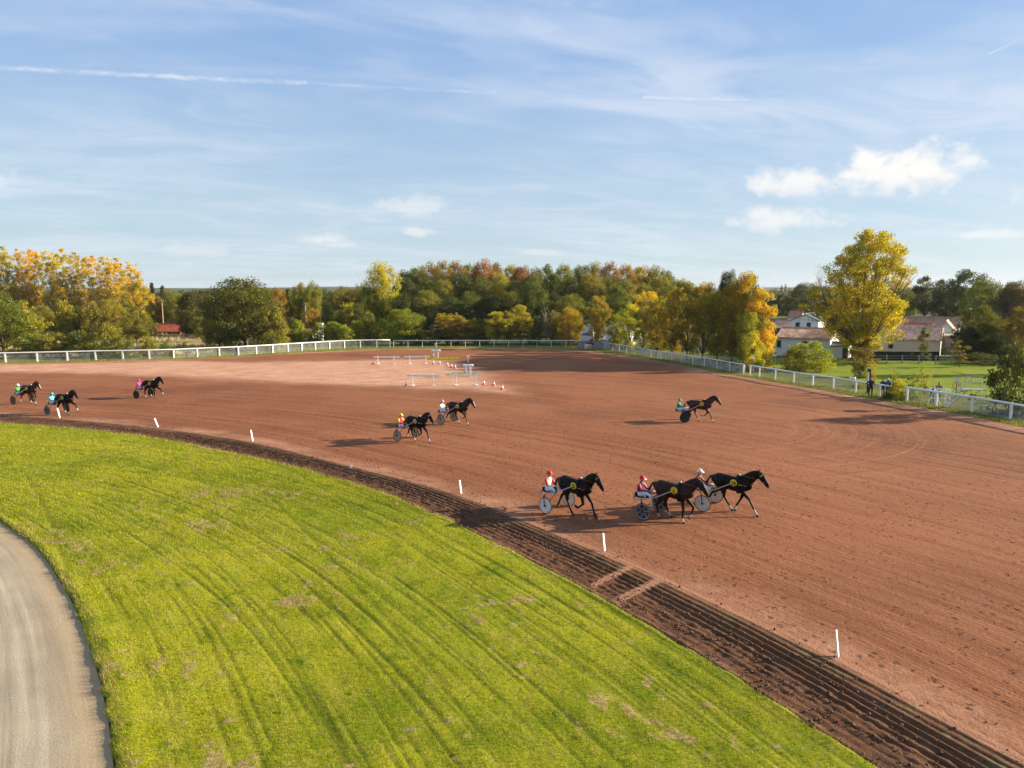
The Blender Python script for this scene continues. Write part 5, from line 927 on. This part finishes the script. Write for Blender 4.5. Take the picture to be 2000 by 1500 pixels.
# ------------------------------------------------------------------ horses
FA = {'ext': [(0.74, 0.64), (0.90, 0.18), (0.99, 0.04)], 'bent': [(0.55, 0.60), (0.26, 0.38), (0.13, 0.45)], 'down': [(0.50, 0.56), (0.47, 0.14), (0.54, 0.03)], 'flex': [(0.80, 0.64), (0.70, 0.28), (0.62, 0.18)], 'reach': [(0.78, 0.68), (1.02, 0.22), (1.13, 0.06)], 'back': [(0.36, 0.58), (0.13, 0.17), (0.12, 0.04)], 'lift': [(0.90, 0.80), (1.10, 0.46), (1.10, 0.30)]}
HI = {'fwd': [(-0.30, 0.60), (-0.08, 0.18), (0.01, 0.04)], 'push': [(-0.82, 0.64), (-0.96, 0.30), (-1.05, 0.14)], 'down': [(-0.64, 0.57), (-0.58, 0.15), (-0.50, 0.03)], 'mid': [(-0.42, 0.60), (-0.24, 0.20), (-0.14, 0.08)], 'far': [(-0.86, 0.66), (-1.02, 0.34), (-1.10, 0.22)], 'air': [(-0.26, 0.63), (0.0, 0.24), (0.09, 0.12)]}
def horse_mesh(name, fr, fl, hr, hl, head=0.0, low=0.0):
    S = []; tr = [(-0.72, 1.30, 0.17, 0.19), (-0.56, 1.29, 0.25, 0.28), (-0.30, 1.25, 0.27, 0.29), (0.0, 1.20, 0.275, 0.31), (0.28, 1.19, 0.265, 0.335), (0.48, 1.22, 0.24, 0.32), (0.64, 1.25, 0.19, 0.26)]
    for a, b in zip(tr[:-1], tr[1:]): S.append(((a[0], 0, a[1]), (b[0], 0, b[1]), (a[2] + a[3]) / 2, (b[2] + b[3]) / 2, 0, (a[2] * 2 / (a[2] + a[3]), a[3] * 2 / (a[2] + a[3]))))
    S.append(((0.36, 0, 1.40), (0.30, 0, 1.45), 0.13, 0.12, 0))                                                  # withers
    pol = Vector((1.02 + head, 0, 1.80 - low)); S += [((0.54, 0, 1.36), (0.78, 0, 1.58 - low * 0.5), 0.25, 0.19, 0, (0.70, 1.15)), ((0.78, 0, 1.58 - low * 0.5), tuple(pol), 0.19, 0.125, 0, (0.66, 1.12))]
    ch = pol + Vector((0.13, 0, -0.14)); mz = pol + Vector((0.36, 0, -0.44)); S += [(tuple(pol + Vector((0.01, 0, 0.0))), tuple(ch), 0.11, 0.135, 0, (0.78, 1.12)), (tuple(ch), tuple(mz), 0.130, 0.075, 0, (0.70, 1.08)), (tuple(mz), tuple(mz + Vector((0.035, 0, -0.06))), 0.062, 0.056, 3, (0.9, 1.0))]
    bl0 = ch + Vector((0.085, 0, 0.06)); S.append((tuple(bl0), tuple(mz + Vector((0.06, 0, 0.02))), 0.030, 0.026, 4))
    for s, L in ((-1, FA[fr]), (1, FA[fl])):
        y = s * 0.15; k, f, h = L; S += [((0.50, s * 0.13, 1.16), (0.47, y, 0.96), 0.145, 0.105, 0), ((0.47, y, 0.96), (k[0], y, k[1]), 0.10, 0.056, 0), ((k[0], y, k[1]), (f[0], y, f[1]), 0.050, 0.036, 0), ((f[0], y, f[1]), (h[0], y, h[1]), 0.044, 0.044, 1), ((h[0], y, h[1]), (h[0] + 0.03, y, h[1] - 0.02), 0.058, 0.056, 2)]
        S.append(((k[0] * 0.12 + f[0] * 0.88, y, k[1] * 0.12 + f[1] * 0.88), (f[0], y, f[1]), 0.042, 0.046, 1))
    for s, L in ((-1, HI[hr]), (1, HI[hl])):
        y = s * 0.14; k, f, h = L; st = (-0.36 + (k[0] + 0.5) * 0.22, y, 0.93); S += [((-0.55, s * 0.11, 1.22), st, 0.21, 0.145, 0), (st, (k[0], y, k[1]), 0.125, 0.058, 0), ((k[0], y, k[1]), (f[0], y, f[1]), 0.056, 0.038, 0), ((f[0], y, f[1]), (h[0], y, h[1]), 0.044, 0.044, 1), ((h[0], y, h[1]), (h[0] + 0.03, y, h[1] - 0.02), 0.058, 0.056, 2)]
        S.append(((k[0] * 0.12 + f[0] * 0.88, y, k[1] * 0.12 + f[1] * 0.88), (f[0], y, f[1]), 0.042, 0.046, 1))
    for s in (-1, 1): S.append((tuple(pol + Vector((0.0, s * 0.055, 0.06))), tuple(pol + Vector((0.035, s * 0.085, 0.20))), 0.036, 0.012, 0))
    me = skin_figure(S, 0.024, name, 2); mb = MB()
    for s in (-1, 1): mb.ell(ch + Vector((0.045, s * 0.092, 0.035)), (0.022, 0.014, 0.018), 8, 5, 3); mb.ell(mz + Vector((0.05, s * 0.05, -0.02)), (0.016, 0.01, 0.014), 8, 5, 3)
    append_mesh(me, mb)
    # mane, tail and tack as their own meshes
    r = random.Random(len(name)); mn = MB()
    for k in range(34):
        t = k / 33; p = Vector((0.50, 0, 1.58)).lerp(Vector((pol.x - 0.06, 0, pol.z + 0.09)), t); p.z += 0.035 * math.sin(t * 3.1); e = p + Vector((-0.10 - 0.06 * r.random(), 0.05 * r.uniform(-1, 1) - 0.08, -0.10 - 0.12 * r.random()))
        mn.tube([p + Vector((0.02, 0, -0.04)), p + Vector((-0.05, -0.03, 0.03)), e], [0.022, 0.018, 0.004], 5, True)
    tl = MB()
    for k in range(26):
        a = r.uniform(-1, 1); b = r.uniform(0, 1); tl.tube([(-0.80, a * 0.02, 1.42), (-0.93, a * 0.04, 1.38 - 0.05 * b), (-1.02 - 0.05 * b, a * 0.06, 1.15), (-1.03 - 0.10 * b, a * 0.09, 0.92 - 0.1 * b), (-1.08 - 0.16 * b, a * 0.10, 0.72 - 0.10 * r.random())], [0.035, 0.034, 0.03, 0.022, 0.004], 5, True)
    br = MB()
    def ring(c, nrm, ra, rb, rad): 
        n = Vector(nrm).normalized(); y = Vector((0, 1, 0)); w = n.cross(y).normalized(); br.tube([Vector(c) + y * ra * math.cos(q) + w * rb * math.sin(q) for q in np.linspace(0, 6.2832, 17)], rad, 5, False)
    hd = (mz - pol).normalized(); ring(ch + hd * 0.20, hd, 0.078, 0.105, 0.012); ring(pol + hd * 0.07 + Vector((0.01, 0, 0)), (hd + Vector((0, 0, 0.5))), 0.098, 0.135, 0.015)
    for s in (-1, 1): br.tube([pol + Vector((0.0, s * 0.09, 0.03)), ch + Vector((0.0, s * 0.105, -0.02)), ch + hd * 0.21 + Vector((0, s * 0.08, 0))], 0.010, 5)
    bb = MB(); t = (Vector((1.02 + head, 0, 1.80 - low)) + hd * 0.10); bb.tube([t + Vector((0.02, -0.10, -0.02)), t + Vector((0.10, -0.06, 0.05)), t + Vector((0.12, 0, 0.06)), t + Vector((0.10, 0.06, 0.05)), t + Vector((0.02, 0.10, -0.02))], 0.020, 6)
    bit = (ch + hd * 0.27)
    return dict(body=me, mane=mn.mesh('mane', [BLACK], True), tail=tl.mesh('tail', [BLACK], True), bridle=br.mesh('bridle', [BLACK], True), brow=bb.mesh('browband', [BLACK], True), bit=bit)
HP = {'A': horse_mesh('trotting_horse', 'bent', 'ext', 'fwd', 'push'), 'B': horse_mesh('trotting_horse', 'down', 'flex', 'down', 'mid', 0.0, 0.05), 'C': horse_mesh('trotting_horse', 'reach', 'back', 'air', 'far', 0.05, 0.03), 'D': horse_mesh('trotting_horse', 'down', 'lift', 'down', 'mid'), 'E': horse_mesh('trotting_horse', 'ext', 'bent', 'push', 'fwd', 0.02)}
g_ = MB(); 
for rr_, x_ in ((0.0, 0.26), (0.0, 0.33)): g_.tube([(x_, 0.285 * math.cos(q), 1.19 + 0.355 * math.sin(q)) for q in np.linspace(0, 6.2832, 25)], [(0.035, 0.014)] * 25, 6, False)
GIRTH = g_.mesh('girth', [BLACK], True); g_ = MB(); g_.ell((0.30, 0, 1.555), (0.14, 0.13, 0.05), 12, 6); SADDLE = g_.mesh('harness_saddle', [BLACK], True); g_ = MB(); g_.ell((0.30, 0, 1.61), (0.04, 0.04, 0.035), 10, 6); KNOB = g_.mesh('knob', [WHITE], True)
g_ = MB(); g_.tube([(0.32, -0.27, 1.25), (0.60, -0.20, 1.22), (0.83, 0, 1.20), (0.60, 0.20, 1.22), (0.32, 0.27, 1.25)], [(0.028, 0.012)] * 5, 6); BREAST = g_.mesh('breast_strap', [BLACK], True)
g_ = MB(); g_.tube([(0, -0.012, 0), (0, 0.012, 0)], 0.145, 20); NUMD = g_.mesh('number_disc', [WHITE], True)
YEL = mat('number_yellow', (0.62, 0.48, 0.015), 0.6, 0.1, 8); YELD = mat('number_blot', (0.34, 0.24, 0.015), 0.6, 0.2, 8)
g_ = MB(); g_.tube([(0, -0.016, 0), (0, -0.0125, 0)], 0.07, 14); BLOT = g_.mesh('number_print', [YELD], True)
def digits(txt):
    cu = bpy.data.curves.new('digits', 'FONT'); cu.body = txt; cu.size = 0.24 if len(txt) == 1 else 0.19; cu.align_x = 'CENTER'; cu.align_y = 'CENTER'; cu.extrude = 0.002; cu.offset = 0.006
    o = link('digits', cu); dg = bpy.context.evaluated_depsgraph_get(); dg.update(); me = bpy.data.meshes.new_from_object(o.evaluated_get(dg)); bpy.data.objects.remove(o); me.materials.clear(); me.materials.append(BLACK); return me
COATS = [mat('black_coat', (0.0085, 0.005, 0.004), 0.5, 0.3, 3, 0, 0.12), mat('dark_bay_coat', (0.024, 0.009, 0.0045), 0.45, 0.35, 3, 0, 0.18), mat('bay_coat', (0.042, 0.015, 0.006), 0.45, 0.35, 3, 0, 0.18)]
SOCK = mat('white_hair', (0.42, 0.36, 0.32), 0.8); HOOF = mat('hoof', (0.05, 0.04, 0.035), 0.6); MUZ = mat('dark_muzzle', (0.012, 0.009, 0.009), 0.5)
# ------------------------------------------------------------------ sulkies
RUB = mat('tyre_rubber', (0.03, 0.028, 0.027), 0.8); w_ = MB(); w_.tube([(0.335 * math.cos(q), 0, 0.335 * math.sin(q)) for q in np.linspace(0, 6.2832, 33)], 0.017, 8, False); TYRE = w_.mesh('tyre', [RUB], True)
w_ = MB(); w_.tube([(0, -0.012, 0), (0, 0.012, 0)], 0.318, 32); w_.tube([(0, -0.03, 0), (0, 0.03, 0)], 0.25, 24, False); DISC = w_.mesh('wheel_disc', [WHITE])
w_ = MB(); w_.tube([(0.305 * math.cos(q), 0, 0.305 * math.sin(q)) for q in np.linspace(0, 6.2832, 33)], [(0.016, 0.02)] * 33, 6, False)
for k in range(6): q = k * math.pi / 3 + 0.3; w_.tube([(0, 0, 0), (0.305 * math.cos(q), 0, 0.305 * math.sin(q))], 0.013, 6, False)
SPOKES = w_.mesh('spokes', [GALV], True); w_ = MB(); w_.tube([(0, -0.055, 0), (0, 0.055, 0)], 0.045, 12); HUB = w_.mesh('hub', [BLACK], True)
w_ = MB(); w_.tube([(0, -0.006, 0), (0, 0.006, 0)], 0.30, 28); DARKD = w_.mesh('wheel_cover', [mat('smoked_cover', (0.05, 0.045, 0.05), 0.5)])
w_ = MB(); w_.tube([(-1.50, -0.42, 0.70), (-1.64, -0.22, 0.72), (-1.64, 0.22, 0.72), (-1.50, 0.42, 0.70)], 0.022, 8); w_.tube([(-1.15, -0.54, 0.76), (-1.18, 0, 0.74), (-1.15, 0.54, 0.76)], 0.022, 8)
for s in (-1, 1):
    w_.tube([(-1.15, s * 0.54, 0.76), (-1.06, s * 0.68, 0.75), (-0.98, s * 0.69, 0.55), (-0.95, s * 0.70, 0.345)], [0.022, 0.022, 0.018, 0.016], 6); w_.tube([(-1.06, s * 0.68, 0.75), (-1.0, s * 0.82, 0.74), (-0.95, s * 0.82, 0.345)], [0.02, 0.018, 0.014], 6)
    w_.tube([(-0.95, s * 0.70, 0.345), (-0.62, s * 0.45, 0.92)], 0.013, 6); w_.tube([(-1.60, s * 0.16, 0.72), (-1.15, s * 0.30, 0.74)], 0.018, 6)
SFRAME = w_.mesh('frame', [BLACK], True)
def shaft_m(s): w = MB(); w.tube([(-1.62, s * 0.40, 0.69), (-1.15, s * 0.54, 0.77), (-0.90, s * 0.50, 0.83), (-0.55, s * 0.42, 0.93), (-0.1, s * 0.36, 1.18), (0.12, s * 0.34, 1.29)], [0.024, 0.024, 0.024, 0.023, 0.021, 0.019], 8); return w.mesh('shaft', [GALV], True)
SHAFT = {s: shaft_m(s) for s in (-1, 1)}; w_ = MB(); w_.box((-1.45, 0, 0.77), (0.36, 0.34, 0.05)); w_.box((-1.63, 0, 0.82), (0.04, 0.32, 0.12)); w_.tube([(-1.6, -0.14, 0.74), (-1.15, -0.14, 0.74)], 0.02, 6); SEAT = w_.mesh('seat', [BLACK])
w_ = MB(); w_.box((-0.70, 0, 0), (0.10, 0.05, 0.03)); w_.tube([(-0.75, 0, 0.0), (-0.63, 0, 0.07)], 0.014, 6); REST = w_.mesh('foot_rest', [GALV])

def rig(near, head_deg, pose, coat, socks, blaze, wheel, cols, labels, num=None, tackcol=None, browcol=None, shaftcol=None, frontsock=None):
    """one horse, its sulky and its driver; near = picture position where the near wheel meets the ground"""
    rz = R(head_deg); cr, sr = math.cos(rz), math.sin(rz); p = gp(*near); o = (-0.95, -0.76); loc = Vector((p.x - (cr * o[0] - sr * o[1]), p.y - (sr * o[0] + cr * o[1]), 0.0)); h = HP[pose]
    ho = link('trotting_horse', h['body'], None, loc, rz); slots(ho, [coat, SOCK if socks else coat, HOOF, MUZ, SOCK if blaze else coat]); tag(ho, labels[0], 'horse', 'trotting horses')
    for nm in ('mane', 'tail'): link(nm, h[nm], ho)
    tk = tackcol or BLACK; b = link('bridle', h['bridle'], ho); slots(b, [tk]); bb = link('browband', h['brow'], b); slots(bb, [browcol or tk])
    link('girth', GIRTH, ho); sd = link('harness_saddle', SADDLE, ho); link('knob', KNOB, sd); bs = link('breast_strap', BREAST, ho); slots(bs, [browcol or tk])
    for s in (-1, 1):
        nd = link('number_disc', NUMD, ho, (0.16, s * 0.315, 1.31)); nd.rotation_euler = (R(6) * s * -1, 0, 0 if s < 0 else math.pi); slots(nd, [YEL])
        if num: d = link('number_print', NUM[num], nd, (0, -0.0145, 0)); d.rotation_euler = (R(90), 0, 0)
        else: link('number_print', BLOT, nd)
        r = MB(); r.tube([(-0.95, s * 0.085, 1.035), (-0.75, s * 0.13, 1.25), (-0.3, s * 0.16, 1.55), (0.30, s * 0.10, 1.60), (0.85, s * 0.14, 1.60), tuple(h['bit'] + Vector((0, s * 0.085, 0)))], 0.009, 4); r.obj('rein', [cmat('rein_brown', (0.16, 0.07, 0.03))], ho, True)
    sk = empty('sulky', loc, rz, labels[1], 'sulky', 'racing sulkies')
    for s in (-1, 1):
        wh = link('wheel', TYRE, sk, (-0.95, s * 0.76, 0.345)); wm = wheel[0]
        if wm == 'spoke': link('spokes', SPOKES, wh); c = link('wheel_cover', DARKD, wh)
        else: c = link('wheel_disc', DISC, wh); slots(c, [wheel[1]])
        link('hub', HUB, wh); sh = link('shaft', SHAFT[s], sk); slots(sh, [shaftcol or GALV]); link('foot_rest', REST, sh, (0, s * 0.445, 0.865))
    link('frame', SFRAME, sk); link('seat', SEAT, sk)
    dl = loc + Vector((cr * -1.45, sr * -1.45, 0.735)); dr = link('person', DRIVER, None, dl, rz); tag(dr, labels[2], 'person', 'sulky drivers'); slots(dr, [cols['jacket'], cols['breeches'], SKIN, BLACK, cols.get('sleeve', cols['jacket']), BLACK])
    hm = link('helmet', HELM, dr); slots(hm, [cols['helmet']]); pk = link('peak', PEAK, hm); slots(pk, [cols.get('peak', cols['helmet'])]); link('chin_strap', STRAP, hm)
    wp = MB(); wp.tube([(0.48, 0.07, 0.29), (0.62, 0.12, 0.42), (0.95, 0.16, 0.60)], [0.008, 0.006, 0.003], 5); wp.obj('whip', [BLACK], dr)
NUM = {k: digits(k) for k in ('1', '2', '16')}
WB = cmat('white_breeches', (0.62, 0.61, 0.66)); RED = cmat('red_silk', (0.60, 0.025, 0.03), 0.45); WHS = cmat('white_silk', (0.74, 0.70, 0.68), 0.5); NAVYS = cmat('navy_silk', (0.03, 0.025, 0.09), 0.5); MAROON = cmat('maroon_silk', (0.16, 0.02, 0.02), 0.5); YELS = cmat('yellow_silk', (0.78, 0.55, 0.02), 0.45)
GRNS = cmat('green_silk', (0.02, 0.30, 0.12), 0.45); TURQ = cmat('turquoise_silk', (0.12, 0.52, 0.62), 0.45); TURQD = cmat('teal_silk', (0.03, 0.36, 0.42), 0.45); MAG = cmat('magenta_silk', (0.58, 0.05, 0.25), 0.45); PINK = cmat('pink_silk', (0.72, 0.34, 0.34), 0.45); BGRN = cmat('bright_green_silk', (0.05, 0.33, 0.05), 0.45); WHP = cmat('white_helmet', (0.80, 0.80, 0.80), 0.3)
CRM = mat('cream_disc', (0.58, 0.53, 0.44), 0.6); TAN = mat('tan_disc', (0.34, 0.27, 0.18), 0.6); WHD = mat('white_disc', (0.68, 0.64, 0.60), 0.6); DKD = mat('dark_disc', (0.028, 0.026, 0.028), 0.6); BRD = mat('brown_disc', (0.13, 0.09, 0.06), 0.6); LAV = mat('lavender_steel', (0.45, 0.42, 0.58), 0.4, 0.1, 5, 0.3)
def T3(a, b, c): return (a, b, c)
rig((1065, 1003.5), -44, 'A', COATS[0], False, False, ('disc', WHD), dict(jacket=WHS, sleeve=RED, breeches=WB, helmet=RED), T3('black trotting horse wearing number 2', 'sulky with white disc wheels behind horse number 2', 'seated driver in white and red silks with red cap, behind horse number 2'), '2', None, cmat('coral_band', (0.7, 0.18, 0.12)), LAV)
rig((1255, 1015.5), -38, 'B', COATS[1], True, False, ('spoke', None), dict(jacket=NAVYS, sleeve=RED, breeches=WB, helmet=RED, peak=WHP), T3('dark bay trotting horse wearing number 1', 'sulky with grey six-spoke wheels behind horse number 1', 'seated driver in red and navy silks with white-peaked red cap'), '1')
rig((1371.5, 999), -36, 'C', COATS[0], True, False, ('disc', CRM), dict(jacket=MAROON, sleeve=MAROON, breeches=WB, helmet=cmat('cream_helmet', (0.75, 0.66, 0.42), 0.35), peak=WHP), T3('black trotting horse with yellow browband wearing number 16', 'sulky with cream disc wheels behind horse number 16', 'seated driver in maroon with cream-yellow helmet'), '16', None, YELS)
rig((776, 862), -38, 'A', COATS[0], True, False, ('disc', TAN), dict(jacket=RED, sleeve=YELS, breeches=WB, helmet=YELS), T3('black horse with white breast strap, nearer of the mid-track pair', 'sulky carrying the yellow-capped driver, tan wheels', 'seated driver in red vest with yellow sleeves and yellow cap'), None, None, cmat('pale_band', (0.7, 0.62, 0.58)), LAV)
rig((861, 829), -32, 'E', COATS[1], True, True, ('disc', TAN), dict(jacket=WHS, sleeve=WHS, breeches=WB, helmet=PINK), T3('dark horse with white blaze, farther of the mid-track pair', 'sulky carrying the pink-capped driver, tan wheels', 'seated driver in white and pink silks with pink cap'), None, None, None, LAV)
rig((1337, 825.5), -18, 'E', COATS[2], True, False, ('disc', DKD), dict(jacket=GRNS, breeches=WB, helmet=GRNS, peak=WHP), T3('brown bay horse trotting alone at right of the far track', 'sulky with dark wheels carrying the all-green driver', 'seated driver all in green with white-peaked green cap'), None, None, None, None)
rig((26, 790), -22, 'E', COATS[2], True, True, ('disc', BRD), dict(jacket=BGRN, breeches=WB, helmet=WHP), T3('bay horse with white blaze at the far left edge', 'sulky with brown wheels at the left picture edge', 'seated driver in bright green with white cap at left edge'), None, None, None, WHITE)
rig((92.7, 811), -22, 'D', COATS[0], True, False, ('spoke', None), dict(jacket=TURQ, breeches=WB, helmet=TURQD), T3('black horse passing behind the first marker post on the left', 'sulky carrying the turquoise driver', 'seated driver in pale turquoise with teal cap'))
rig((266.4, 778.5), -20, 'D', COATS[0], True, False, ('disc', DKD), dict(jacket=MAG, breeches=WB, helmet=MAG), T3('black horse leading the left group, nearest the pale sand', 'sulky with black disc wheels carrying the magenta driver', 'seated driver in magenta with magenta cap'))

# ------------------------------------------------------------------ people at the fence (local +X is where they face)
def person(px, py, rz, label, cols, arms, H=1.72, lean=0.0, hair=(0.5, 0.5, 0.5), cap=None, knees=0.0):
    k = H / 1.72; p = gp(px, py); S = []; l = lean
    S += [((0, 0, 0.93), (0.01 + l * 0.3, 0, 1.08), 0.140, 0.132, 1, (1.15, 0.85)), ((0.01 + l * 0.3, 0, 1.06), (0.02 + l * 0.7, 0, 1.28), 0.138, 0.150, 0, (1.15, 0.85)), ((0.02 + l * 0.7, 0, 1.28), (0.01 + l, 0, 1.42), 0.152, 0.105, 0, (1.28, 0.8)), ((0.02 + l, 0, 1.43), (0.035 + l, 0, 1.52), 0.055, 0.052, 2), ((0.045 + l * 1.05, 0, 1.565), (0.05 + l * 1.05, 0, 1.63), 0.080, 0.090, 2)]
    for s in (-1, 1):
        S += [((0, s * 0.09, 0.92), (0.03, s * 0.11, 0.50), 0.092, 0.062, 1), ((0.03, s * 0.11, 0.50), (0.0, s * 0.12, 0.10), 0.060, 0.045, 1), ((0.0, s * 0.12, 0.05), (0.14, s * 0.14, 0.04), 0.048, 0.042, 3)]
    mb = MB()
    for s, a in zip((-1, 1), arms):
        sh = Vector((0.01 + l, s * 0.18, 1.39)); el, wr = Vector(a[0]), Vector(a[1]); S += [(tuple(sh), tuple(el), 0.062, 0.050, 0), (tuple(el), tuple(wr), 0.046, 0.031, 0)]; hand(mb, wr, (wr - el), (0, 0, 1) if abs((wr - el).normalized().z) < 0.9 else (1, 0, 0), 2, 0.8, -s)
    me = skin_figure(S, 0.018, 'person', 2); hc = Vector((0.05 + l * 1.05, 0, 1.595)); face(mb, hc, (1, 0, 0), 2, 4); me.materials.append(None); append_mesh(me, mb)
    o = link('person', me, None, p, rz); o.scale = (k, k, k); slots(o, [cols[0], cols[1], SKIN, cmat('shoe', (0.03, 0.025, 0.02)), BLACK]); tag(o, label, 'person', 'people at the fence')
    hb = MB(); hb.ell(hc + Vector((-0.014, 0, 0.03)), (0.098, 0.092, 0.105), 16, 8, 0, Matrix.Rotation(R(-22), 3, 'Y'), 0.0); ho = hb.obj('hair' if not cap else 'cap', [cmat('hair%d' % int(hair[0] * 100), hair) if not cap else cap], o, True)
    if cap: hb = MB(); hb.tube([hc + Vector((0.08, -0.06, 0.05)), hc + Vector((0.16, 0, 0.045)), hc + Vector((0.08, 0.06, 0.05))], [(0.03, 0.006)] * 3, 8); hb.obj('cap_peak', [cap], ho, True)
NAVJ = cmat('navy_jacket', (0.012, 0.016, 0.045)); NAVT = cmat('navy_trousers', (0.012, 0.014, 0.03)); JEAN = cmat('jeans', (0.035, 0.08, 0.17)); BLUS = cmat('blue_jersey', (0.015, 0.055, 0.30)); JEAN2 = cmat('dark_jeans', (0.02, 0.035, 0.09)); TANJ = cmat('tan_jacket', (0.20, 0.16, 0.08))
person(1699.5, 775.5, R(-115), 'man in dark navy jacket and trousers, hand on hip, at the fence end', (NAVJ, NAVT), [((-0.10, -0.36, 1.16), (0.06, -0.20, 1.02)), ((0.10, 0.30, 1.14), (0.30, 0.36, 1.10))], 1.72, 0.0, (0.25, 0.17, 0.11))
person(1723, 774.5, R(-125), 'shorter person in dark top and jeans leaning on the rail between two men', (NAVJ, JEAN2), [((0.10, -0.24, 1.14), (0.34, -0.14, 1.16)), ((0.10, 0.24, 1.14), (0.34, 0.14, 1.16))], 1.58, 0.08, (0.10, 0.06, 0.04))
person(1733, 777.5, R(-130), 'white-haired man in blue jersey and jeans with hands on the rail', (BLUS, JEAN), [((0.06, -0.27, 1.12), (0.32, -0.16, 1.10)), ((0.06, 0.27, 1.12), (0.32, 0.16, 1.10))], 1.74, 0.05, (0.72, 0.70, 0.68))
person(1832, 786.5, R(-120), 'person in tan jacket and dark cap behind the near right fence', (TANJ, cmat('grey_trousers', (0.12, 0.11, 0.10))), [((0.04, -0.25, 1.14), (0.24, -0.12, 1.06)), ((0.04, 0.25, 1.14), (0.24, 0.12, 1.06))], 1.74, 0.02, (0.03, 0.03, 0.03), BLACK)
person(1819, 790.0, R(-105), 'person in navy bending over the rail beside the dark-capped one', (cmat('navy_coat', (0.012, 0.018, 0.07)), JEAN2), [((0.32, -0.24, 1.14), (0.44, -0.12, 1.00)), ((0.32, 0.24, 1.14), (0.44, 0.12, 1.00))], 1.55, 0.22, (0.05, 0.035, 0.03))

# ------------------------------------------------------------------ thin autumn haze
hz = MB(); hz.box((0, 2000, 40), (9000, 4400, 84)); ho = hz.obj('haze', [])
hm_ = bpy.data.materials.new('haze'); hm_.use_nodes = True; g = NT(hm_.node_tree); g.N.clear(); out = g.new('ShaderNodeOutputMaterial'); v = g.new('ShaderNodeVolumePrincipled')
v.inputs['Color'].default_value = (0.86, 0.91, 1.0, 1); v.inputs['Density'].default_value = 0.00006; v.inputs['Anisotropy'].default_value = 0.2; g.L.new(v.outputs[0], out.inputs['Volume'])
ho.data.materials.clear(); ho.data.materials.append(hm_); tag(ho, 'thin pale haze lying over the whole racecourse and far woods', 'haze', None, 'stuff')
